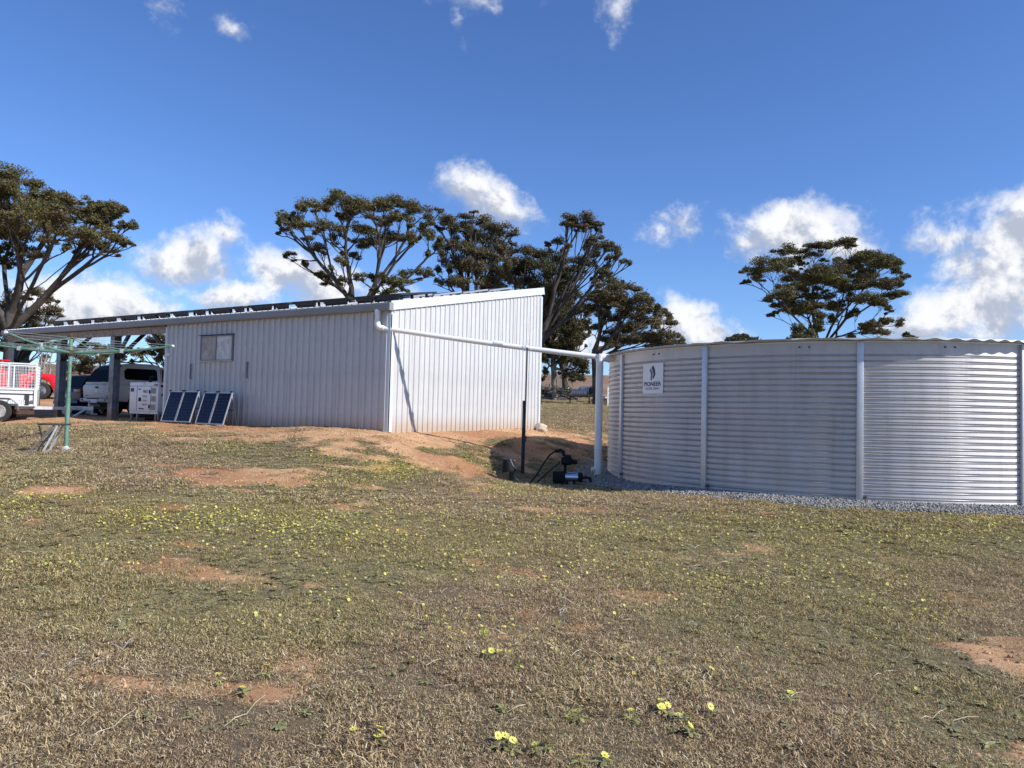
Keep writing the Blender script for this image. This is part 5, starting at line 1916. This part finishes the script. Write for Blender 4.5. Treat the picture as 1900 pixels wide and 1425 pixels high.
for z_ in (.80, .40):
    MB().box((.28, -.012, z_), (.045, .022, .10)).build("door_latch", M['black'], gen, bevel=.006)
for i, z_ in enumerate((.83, .61, .39)):
    lv = MB().box((.46, -.005, z_), (.20, .008, .15)).build("louvre", M['signwhite'], gen)
    for k in range(6):
        MB().box((.46, -.016, z_ - .06 + k * .024), (.19, .014, .007), Matrix.Rotation(.5, 3, 'X')).build("louvre_slat", M['ink'], lv)
MB().box((-.52, -.005, .85), (.13, .008, .10)).build("data_plate", M['ink'], gen)
MB().box((-.16, -.005, .59), (.12, .008, .10)).build("control_box", M['black'], gen, bevel=.003)
MB().box((-.08, -.005, .34), (.22, .008, .03)).build("name_strip", M['ink'], gen)
MB().box((-.19, -.005, .87), (.09, .008, .03)).build("warning_label", M['ink'], gen)
MB().box((.55, -.005, .99), (.16, .006, .04)).build("red_label", simple_mat("faded_red_print", (.34, .12, .10), .6), gen)
MB().box((.0, -.012, 1.01), (.05, .02, .05)).build("lifting_eye", M['galv'], gen)


def flat_text(body, width, hgt, mat, parent, loc, bold=True, shear=0.0):
    me = text_mesh(body, bold, shear)
    xs_ = [v.co.x for v in me.vertices]
    ys_ = [v.co.y for v in me.vertices]
    for v in me.vertices:
        v.co = ((v.co.x - (min(xs_) + max(xs_)) / 2) / (max(xs_) - min(xs_)) * width, 0, (v.co.y - min(ys_)) / (max(ys_) - min(ys_)) * hgt)
    me.materials.clear()
    me.materials.append(mat)
    return link("lettering", me, parent, loc)


flat_text("ABLE", .23, .075, M['ink'], gen, (.07, -.0045, .775), True, .2)
flat_text("075A", .19, .06, M['ink'], gen, (.07, -.0045, .645), False, .1)
flat_text("0.0V", .18, .055, M['ink'], gen, (.07, -.0045, .535), False, .1)
flat_text("+08 0574", .26, .05, M['ink'], gen, (.06, -.0045, .43), False, .1)
sx_ = GW / 2 + .004
MB().box((sx_, .10, .96), (.01, .07, .06)).build("side_latch", M['black'], gen)
MB().box((sx_, .13, .72), (.01, .07, .07)).build("side_latch", M['black'], gen)
MB().box((sx_, .36, .82), (.01, .22, .20)).build("socket_panel", M['ink'], gen)
MB().box((sx_, .3, .35), (.01, .14, .1)).build("drain_panel", M['redlens'], gen)
MB().tube([(sx_, .36, .86), (sx_ + .1, .1, .78), (sx_ + .28, -.02, .5), (sx_ + .45, -.12, .33)], .012, 6).build("cable", M['black'], gen, smooth=True)

# ------------------------------------------------------------------ rotary clothes hoist
hp0 = at(122, 835, 12.6)
hp0.z = hz(hp0.x, hp0.y)
ho = empty("clothes_hoist", hp0, R(0), "green rotary clothes hoist with four upswept arms and thin lines", "clothes hoist")
HH = 1.93
MB().lathe([(.0, -.02), (.075, -.02), (.075, .03), (.045, .05), (.036, .07)], 14).build("ground_collar", M['galv'], ho, smooth=True)
MB().tube([(0, 0, 0), (0, 0, .9)], .036, 14).build("lower_pole", M['hoist'], ho, smooth=True)
MB().tube([(0, 0, .9), (0, 0, HH)], .029, 14).build("upper_pole", M['hoist'], ho, smooth=True)
zh = HH - .27
MB().lathe([(.03, -.04), (.06, -.04), (.065, .0), (.06, .04), (.03, .04)], 14, (0, 0, zh)).build("arm_hub", M['rust'], ho, smooth=True)
MB().lathe([(.03, -.03), (.05, -.02), (.05, .02), (.02, .05), (0, .05)], 12, (0, 0, HH)).build("top_cap", M['rust'], ho, smooth=True)
arms = []
RA_ = 1.72
for k in range(4):
    a = R(-88) + k * math.pi / 2
    d = Vector((math.cos(a), math.sin(a), 0))
    tip = d * RA_ + Vector((0, 0, zh + .16))
    mid = d * RA_ * .5 + Vector((0, 0, zh + .05))
    A0 = d * .05 + Vector((0, 0, zh))
    arms.append((A0, mid, tip))
    ar = MB().tube([A0, d * RA_ * .25 + Vector((0, 0, zh + .012)), mid, d * RA_ * .75 + Vector((0, 0, zh + .095)), tip], [.021, .021, .019, .018, .017], 8).build("arm", M['hoist'], ho, smooth=True)
    MB().tube([tip - d * .02, tip + d * .012 + Vector((0, 0, .002))], .0215, 8).build("end_cap", M['pvc'], ar)
    MB().tube([Vector((0, 0, HH - .02)), mid + Vector((0, 0, .02))], .008, 6).build("stay", M['hoist'], ar)
    MB().box(mid, (.05, .05, .07), Matrix.Rotation(a, 3, 'Z')).build("stay_bracket", M['galv'], ar)
for q_ in (.30, .44, .58, .72, .86, .985):
    def on_arm(k):
        A0, m_, tp = arms[k % 4]
        u = (q_ * RA_)
        d = Vector((tp.x, tp.y, 0)).normalized()
        if q_ < .5: zz = zh + .05 * q_ / .5
        else: zz = zh + .05 + .11 * (q_ - .5) / .5
        return d * u + Vector((0, 0, zz + .02))
    mb = MB()
    for k in range(4):
        a_, b_ = on_arm(k), on_arm(k + 1)
        mb.tube([a_, (a_ + b_) / 2 - Vector((0, 0, .02)), b_], .0028, 4, caps=False)
    mb.build("line", M['wire'], ho)

# ------------------------------------------------------------------ folding step stool at the hoist
ps = at(90, 838, 12.3)
ps.z = hz(ps.x, ps.y)
stl = empty("step_stool", ps, R(12), "small folding step stool with a dark top beside the green hoist", "stool")
MB().box((.07, 0, .465), (.42, .26, .028)).build("top", M['timber'], stl, bevel=.006)
for y_ in (-.11, .11):
    MB().bar((.16, y_, .45), (-.04, y_ * 1.2, 0), .028).build("leg", M['galv'], stl)
    MB().bar((.10, y_ * .9, .45), (-.24, y_ * 1.1, 0), .028).build("leg", M['post'], stl)
MB().bar((-.24, -.13, .015), (-.24, .13, .015), .022).build("foot_bar", M['galv'], stl)
MB().bar((-.04, -.13, .015), (-.04, .13, .015), .022).build("foot_bar", M['galv'], stl)
MB().bar((.02, -.11, .2), (-.14, -.11, .16), .018).build("stretcher", M['darksteel'], stl)
MB().bar((-.12, -.11, .44), (-.06, -.11, .22), .02).build("stretcher", M['darksteel'], stl)


# ------------------------------------------------------------------ vehicles
def arch_profile(pts, axles, r, zlow):
    """lower side outline with wheel arches; pts is the upper outline from front to rear, lower edge runs back to front"""
    out = list(pts)
    for ax in axles:                                  # from the rear axle forward
        for k in range(9):
            a = math.pi - math.pi * k / 8
            out.append((ax + r * math.cos(a), zlow + (r * math.sin(a)) * 1.12))
    return out


def wheel(parent, x, y, rad, wid, rim, spokes=5, side=1, rimr=.62, label=None):
    """side = +1: face towards +y"""
    w_ = MB().lathe([(rad * .6, -wid / 2), (rad * .9, -wid / 2), (rad, -wid * .36), (rad, wid * .36), (rad * .9, wid / 2), (rad * .6, wid / 2), (rad * .6, -wid / 2)], 28, axis='Y', caps=False)
    o = w_.build("wheel", M['rubber'], parent, loc=(x, y, rad), smooth=True)
    f_ = side * wid * .40
    MB().lathe([(0, f_ - side * .06), (rad * rimr, f_ - side * .06), (rad * rimr, f_ + side * .01), (rad * (rimr + .03), f_ + side * .012)], 28, axis='Y').build("rim_well", M['darksteel'], o, smooth=True)
    mb = MB()
    for k in range(spokes):
        a = 2 * math.pi * k / spokes + .3
        for da in ((-.11, .11) if spokes >= 6 else (0,)):
            p0 = Vector((math.cos(a) * rad * .12, f_, math.sin(a) * rad * .12))
            p1 = Vector((math.cos(a + da) * rad * rimr, f_ - side * .005, math.sin(a + da) * rad * rimr))
            mb.bar(p0, p1, .02, .05 if spokes < 6 else .032)
    mb.lathe([(0, f_ - .01), (rad * .17, f_ - .01), (rad * .17, f_ + .01), (0, f_ + .012)], 14, axis='Y')
    mb.lathe([(rad * (rimr - .06), f_ - .012), (rad * (rimr - .06), f_ + .008), (rad * (rimr + .02), f_ + .010), (rad * (rimr + .02), f_ - .012)], 28, axis='Y')
    MBB = mb.build("rim", rim, o)
    return o


# white dual cab with a canopy, its tail towards us
utl = sh(14.42, 4.55)
ute = empty("canopy_pickup", (utl[0], utl[1], hz(*utl)), math.pi / 2 - YAW, "dusty white dual cab pickup with a canopy parked nose in under the carport", "pickup")
up = [(2.55, .48), (2.60, .72), (2.5, .98), (1.45, 1.12), (-2.42, 1.10), (-2.50, 1.02), (-2.46, .60), (-2.3, .52)]
mb = MB().prism(arch_profile(up, [-1.50, 1.55], .43, .50), -.89, .89)
mb.build("body", M['utewhite'], ute, bevel=.05)
MB().frustum(1.09, (-.78, 1.35, .84), 1.74, (-.66, .55, .66)).build("cab", M['utewhite'], ute, bevel=.07)
cn = [(-.72, 1.09), (-.72, 1.80), (-1.0, 1.84), (-1.7, 1.82), (-2.02, 1.74), (-2.22, 1.56), (-2.38, 1.28), (-2.45, 1.09)]
vs, nc = [], len(cn)
for sy in (-1, 1):
    for x_, z_ in cn:
        vs.append((x_, sy * (.86 - .16 * max(0, (z_ - 1.09)) / .74), z_))
mb = MB()
mb.add(vs, [tuple(range(nc)), tuple(range(2 * nc - 1, nc - 1, -1))] + [(i, i + nc, (i + 1) % nc + nc, (i + 1) % nc) for i in range(nc)])
mb.build("canopy", M['utewhite'], ute, bevel=.05)


def side_y(z_): return .86 - .16 * max(0, z_ - 1.09) / .74


for sy in (-1, 1):
    mb = MB()
    pts = [(-.86, 1.30), (-.86, 1.60), (-.92, 1.665), (-1.95, 1.64), (-2.05, 1.54), (-2.05, 1.30), (-1.98, 1.26), (-.93, 1.26)]
    mb.add([(x_, sy * (side_y(z_) + .004), z_) for x_, z_ in pts] + [(x_, sy * (side_y(z_) - .02), z_) for x_, z_ in pts], [tuple(range(8)), tuple(range(15, 7, -1))] + [(i, i + 8, (i + 1) % 8 + 8, (i + 1) % 8) for i in range(8)])
    mb.build("side_window", M['glass'], ute)
    mb = MB()
    pts = [(1.18, 1.16), (.5, 1.66), (-.05, 1.68), (-.62, 1.66), (-.68, 1.16)]
    yy_ = lambda z_: .84 - .18 * (z_ - 1.09) / .65
    mb.add([(x_, sy * (yy_(z_) + .004), z_) for x_, z_ in pts] + [(x_, sy * (yy_(z_) - .02), z_) for x_, z_ in pts], [tuple(range(5)), tuple(range(9, 4, -1))] + [(i, i + 5, (i + 1) % 5 + 5, (i + 1) % 5) for i in range(5)])
    mb.build("door_window", M['glass'], ute)
    rr_ = MB().tube([(-.78, sy * .62, 1.845), (-.85, sy * .62, 1.90), (-1.2, sy * .62, 1.915), (-1.75, sy * .62, 1.895), (-1.9, sy * .62, 1.83)], .022, 8)
    rr_.build("roof_rail", M['black'], ute, smooth=True)
    MB().box((-2.38, sy * .835, .90), (.16, .115, .32)).build("tail_light", M['redlens'], ute, bevel=.02)
    MB().box((0.62, sy * .905, 1.0), (.16, .03, .03)).build("door_handle", M['black'], ute)
    MB().box((-.3, sy * .905, 1.0), (.16, .03, .03)).build("door_handle", M['black'], ute)
    MB().box((1.0, sy * .98, 1.2), (.1, .2, .14)).build("mirror", M['black'], ute, bevel=.02)
    for x_ in (-.74, .2):
        MB().box((x_, sy * .888, .82), (.012, .012, .52)).build("door_seam", M['ink'], ute)
    for ax in (-1.50, 1.55):
        wheel(ute, ax, sy * .78, .37, .25, M['alloy'], 6, sy)
rg = [(-2.425, 1.16, .76), (-2.36, 1.32, .74), (-2.20, 1.585, .68), (-2.03, 1.72, .62)]
vs = [(x_ - .022, -hw_, z_ + .008) for x_, z_, hw_ in rg] + [(x_ - .022, hw_, z_ + .008) for x_, z_, hw_ in rg] + [(x_ + .03, -hw_, z_) for x_, z_, hw_ in rg] + [(x_ + .03, hw_, z_) for x_, z_, hw_ in rg]
mb = MB()
mb.add(vs, [(i, i + 1, i + 5, i + 4) for i in range(3)] + [(8 + i, 12 + i, 13 + i, 9 + i) for i in range(3)] + [(i, 8 + i, 9 + i, i + 1) for i in range(3)] + [(4 + i, 5 + i, 13 + i, 12 + i) for i in range(3)] + [(0, 4, 12, 8), (3, 11, 15, 7)])
mb.build("rear_window", M['glass'], ute)
tg = MB().box((-2.475, 0, .85), (.05, 1.44, .46)).build("tailgate", M['utewhite'], ute, bevel=.018)
MB().box((-2.506, 0.0, .98), (.02, .16, .055)).build("tailgate_handle", M['black'], tg, bevel=.008)
MB().box((-2.503, .58, .70), (.008, .12, .022)).build("badge", M['ink'], tg)
MB().box((-2.503, -.58, .70), (.008, .10, .022)).build("badge", M['ink'], tg)
MB().box((-2.503, .02, .86), (.008, .02, .10)).build("badge", M['silver'], tg)
MB().box((-2.50, 0, .545), (.20, 1.62, .13)).build("bumper", M['utewhite'], ute, bevel=.03)
MB().box((-2.61, -.04, .52), (.012, .38, .12)).build("number_plate", M['signwhite'], ute)
MB().box((-2.60, .05, .605), (.02, .7, .03)).build("step_pad", M['black'], ute)
MB().box((-2.604, .68, .56), (.012, .08, .05)).build("sensor", M['black'], ute)
MB().box((-2.604, -.68, .56), (.012, .08, .05)).build("sensor", M['black'], ute)
MB().box((-2.55, -.82, .62), (.1, .14, .12)).build("lamp", M['black'], ute, bevel=.02)
MB().bar((-2.3, 0, .38), (-2.75, 0, .38), .07).lathe([(.0, .0), (.03, .0), (.03, .03), (.045, .06), (.03, .1), (0, .11)], 10, (-2.72, 0, .40)).build("tow_bar", M['galv'], ute)
MB().box((-1.5, 0, .36), (1.8, .9, .2)).build("underbody", M['black'], ute)
MB().box((.4, 0, .40), (3.4, 1.0, .2)).build("underbody", M['black'], ute)

# dark blue car further along
bl = sh(17.1, 4.6)
bc = empty("blue_car", (bl[0], bl[1], hz(*bl)), math.pi / 2 - YAW, "dark blue car in deep shade behind the left carport post", "car")
mb = MB().prism(arch_profile([(2.1, .4), (2.15, .62), (2.0, .86), (1.1, .98), (-1.95, 1.02), (-2.1, .9), (-2.1, .5), (-2.0, .36)], [-1.25, 1.3], .36, .36), -.88, .88)
mb.build("body", M['blue'], bc, bevel=.06)
MB().frustum(.98, (-2.0, 1.2, .82), 1.5, (-1.6, .35, .62)).build("cabin", M['blue'], bc, bevel=.06)
mb = MB()
mb.add([(-1.99, -.70, 1.06), (-1.99, .70, 1.06), (-1.68, .58, 1.45), (-1.68, -.58, 1.45), (-1.90, -.70, 1.06), (-1.90, .70, 1.06), (-1.60, .58, 1.45), (-1.60, -.58, 1.45)], [(0, 1, 2, 3), (7, 6, 5, 4), (0, 4, 5, 1), (1, 5, 6, 2), (2, 6, 7, 3), (3, 7, 4, 0)])
mb.build("rear_window", M['glass'], bc)
for sy in (-1, 1):
    mb = MB()
    pts = [(.95, 1.04), (.3, 1.44), (-1.45, 1.44), (-1.75, 1.06)]
    yy_ = lambda z_: .82 - .2 * (z_ - .98) / .52
    mb.add([(x_, sy * (yy_(z_) + .004), z_) for x_, z_ in pts] + [(x_, sy * (yy_(z_) - .02), z_) for x_, z_ in pts], [(0, 1, 2, 3), (7, 6, 5, 4), (0, 4, 5, 1), (1, 5, 6, 2), (2, 6, 7, 3), (3, 7, 4, 0)])
    mb.build("side_window", M['glass'], bc)
    MB().box((-2.07, sy * .68, .90), (.10, .40, .14)).build("tail_light", M['orangelens'], bc, bevel=.02)
    for ax in (-1.25, 1.3):
        wheel(bc, ax, sy * .78, .31, .2, M['alloy'], 5, sy)
MB().box((-2.12, 0, .5), (.08, 1.6, .16)).build("bumper", M['blue'], bc, bevel=.03)
MB().box((-2.165, 0, .72), (.01, .38, .11)).build("number_plate", M['signwhite'], bc)

# red pickup seen from the side
rp = at(74, 740, 33.5)
rpz = hz(rp.x, rp.y)
RQ = R(29)
red = empty("red_pickup", (rp.x - 1.62 * math.cos(RQ) - .8 * math.sin(RQ), rp.y - 1.62 * math.sin(RQ) + .8 * math.cos(RQ), rpz), RQ, "bright red pickup with spoked alloy wheels side on behind the caged trailer", "pickup")
mb = MB().prism(arch_profile([(2.42, .42), (2.54, .72), (2.48, 1.04), (2.2, 1.14), (1.1, 1.22), (-2.6, 1.18), (-2.66, .8), (-2.6, .50)], [-1.60, 1.62], .45, .44), -.92, .92)
mb.build("body", M['red'], red, bevel=.06)
MB().frustum(1.18, (-1.05, 1.25, .86), 1.74, (-.85, .35, .70)).build("cab", M['red'], red, bevel=.08)
for sy in (-1, 1):
    yy_ = lambda z_: .86 - .16 * (z_ - 1.18) / .56
    for pts in ([(1.02, 1.25), (.38, 1.66), (.18, 1.68), (.18, 1.25)], [(.10, 1.25), (.10, 1.68), (-.76, 1.66), (-.9, 1.25)]):
        mb = MB()
        n4 = len(pts)
        mb.add([(x_, sy * (yy_(z_) + .004), z_) for x_, z_ in pts] + [(x_, sy * (yy_(z_) - .02), z_) for x_, z_ in pts], [tuple(range(n4)), tuple(range(2 * n4 - 1, n4 - 1, -1))] + [(i, i + n4, (i + 1) % n4 + n4, (i + 1) % n4) for i in range(n4)])
        mb.build("side_window", M['glass'], red)
    MB().box((.95, sy * 1.0, 1.34), (.12, .2, .17)).build("mirror", M['silver'], red, bevel=.03)
    for x_ in (-.02, -.95):
        MB().box((x_ + .2, sy * .935, 1.07), (.17, .03, .04)).build("door_handle", M['silver'], red)
    for x_ in (1.05, .14, -.98):
        MB().box((x_, sy * .918, .88), (.012, .012, .62)).build("door_seam", M['ink'], red)
    MB().box((-.0, sy * .90, .42), (2.3, .14, .06)).build("side_step", M['black'], red)
    MB().box((1.22, sy * .92, 1.0), (.22, .02, .05)).build("side_vent", M['silver'], red)
    MB().box((2.38, sy * .72, .98), (.2, .34, .18)).build("headlight", M['glass'], red, bevel=.03)
    for ax in (-1.60, 1.62):
        wheel(red, ax, sy * .80, .395, .27, M['alloy'], 6, sy, .68)
MB().box((0, 0, .45), (4.2, 1.1, .25)).build("underbody", M['black'], red)
wv_ = MB()
wv_.add([(1.22, -.74, 1.28), (1.22, .74, 1.28), (.48, .62, 1.68), (.48, -.62, 1.68), (1.16, -.74, 1.25), (1.16, .74, 1.25), (.42, .62, 1.65), (.42, -.62, 1.65)], [(0, 1, 2, 3), (7, 6, 5, 4), (0, 4, 5, 1), (1, 5, 6, 2), (2, 6, 7, 3), (3, 7, 4, 0)])
wv_.build("windscreen", M['glass'], red)

# caged box trailer
tp_ = at(-3, 784, 20.6)
tz_ = hz(tp_.x, tp_.y)
trl = empty("cage_trailer", (tp_.x, tp_.y, tz_), R(29), "galvanised box trailer with a white wire cage, drawbar to the right", "trailer")
TRH = .31                                        # wheel radius
L0, L1_ = -1.65, .86                            # tray ends relative to the axle
fl_ = .52
top_ = .92
MB().box(((L0 + L1_) / 2, .75, fl_ - .02), (L1_ - L0, 1.42, .03)).build("tray_floor", M['galv'], trl)
MB().box(((L0 + L1_) / 2, .04, (fl_ + top_) / 2 + .06), (L1_ - L0, .03, top_ - fl_ - .10)).build("side_panel", M['white'], trl)
MB().box(((L0 + L1_) / 2, 1.46, (fl_ + top_) / 2), (L1_ - L0, .03, top_ - fl_)).build("side_panel", M['white'], trl)
MB().box((L1_ - .015, .75, (fl_ + top_) / 2), (.03, 1.38, top_ - fl_)).build("front_panel", M['white'], trl)
MB().box((L0 + .015, .75, (fl_ + top_) / 2), (.03, 1.38, top_ - fl_)).build("tailgate", M['white'], trl)
MB().box(((L0 + L1_) / 2, .02, top_ + .02), (L1_ - L0 + .06, .06, .05)).build("top_rail", M['white'], trl)
MB().box(((L0 + L1_) / 2, .02, fl_ - .03), (L1_ - L0 + .04, .05, .06)).build("chassis_rail", M['white'], trl)
MB().box((L1_ - .02, -.0, (fl_ + top_) / 2), (.07, .06, top_ - fl_ + .12)).build("corner_post", M['white'], trl)
MB().box((L1_ - .22, .0, fl_ + .13), (.10, .04, .32)).build("stay_plate", M['darksteel'], trl)
MB().box((.40, .012, .80), (.9, .012, .03)).build("pressed_rib", M['darksteel'], trl)
# mudguard, folded from four flats
mg_ = [(-.46, .34), (-.44, .50), (-.24, .68), (.24, .68), (.44, .50), (.46, .34)]
mb = MB()
for (xa, za), (xb, zb) in zip(mg_[:-1], mg_[1:]):
    mb.bar((xa, -.12, za), (xb, -.12, zb), .26, .014)
mb.build("mudguard", M['post'], trl)
wheel(trl, 0, -.12, TRH, .19, M['rimwhite'], 5, -1, .60)
wheel(trl, 0, 1.62, TRH, .19, M['rimwhite'], 5, 1, .60)
MB().tube([(0, -.1, TRH), (0, 1.6, TRH)], .03, 8).build("axle", M['darksteel'], trl)
MB().bar((L1_ - .5, .1, fl_ - .1), (L1_ + 1.15, .74, fl_ - .1), .05, .09).build("drawbar", M['galv'], trl)
MB().bar((L1_ - .5, 1.4, fl_ - .1), (L1_ + 1.15, .78, fl_ - .1), .05, .09).build("drawbar", M['galv'], trl)
MB().bar((L1_ + .72, .76, fl_ - .085), (L1_ + 1.42, .76, fl_ - .085), .10, .11).build("coupling", M['white'], trl)
MB().tube([(L1_ + .82, .60, .12), (L1_ + 1.22, .6, fl_ - .12)], .035, 8).build("jockey_stem", M['galv'], trl)
jw = MB().lathe([(.03, -.04), (.115, -.04), (.13, 0), (.115, .04), (.03, .04)], 18, (L1_ + .74, .58, .34), 'Y').build("jockey_wheel", M['logpale'], trl, smooth=True)
MB().tube([(L1_ + 1.34, .66, fl_ - .02), (L1_ + 1.40, .66, fl_ - .02), (L1_ + 1.38, .66, .26), (L1_ + 1.52, .66, .27)], .018, 6).build("winding_handle", M['white'], trl)
MB().box((L1_ - .3, .3, .30), (.5, .4, .14)).build("tool_box", M['rust'], trl)
# cage
ct = 1.66
cg = MB()
for y_ in (.03, 1.46):
    cg.box(((L0 + L1_) / 2, y_, ct), (L1_ - L0, .035, .035))
    for x_ in (L0 + .02, -.62, .18, L1_ - .02):
        cg.box((x_, y_, (top_ + .06 + ct) / 2), (.035, .03, ct - top_ - .08))
for x_ in (L0 + .02, L1_ - .02):
    cg.box((x_, .745, ct), (.03, 1.39, .03))
cg.build("cage_frame", M['white'], trl)
mb = MB()
for y_ in (.03, 1.46):
    for k in range(int((L1_ - L0) / .08)):
        mb.box((L0 + .05 + k * .08, y_, (top_ + ct) / 2), (.0065, .0065, ct - top_ - .05))
    for k in range(9):
        mb.box(((L0 + L1_) / 2, y_ + .004, top_ + .08 + k * .08), (L1_ - L0 - .04, .0065, .0065))
for x_ in (L0 + .02, L1_ - .02):
    for k in range(17):
        mb.box((x_, .08 + k * .08, (top_ + ct) / 2), (.006, .006, ct - top_ - .05))
    for k in range(9):
        mb.box((x_ + .004, .745, top_ + .08 + k * .08), (.006, 1.38, .006))
o = mb.build("wire_mesh", M['white'], trl)
o['kind'] = 'stuff'
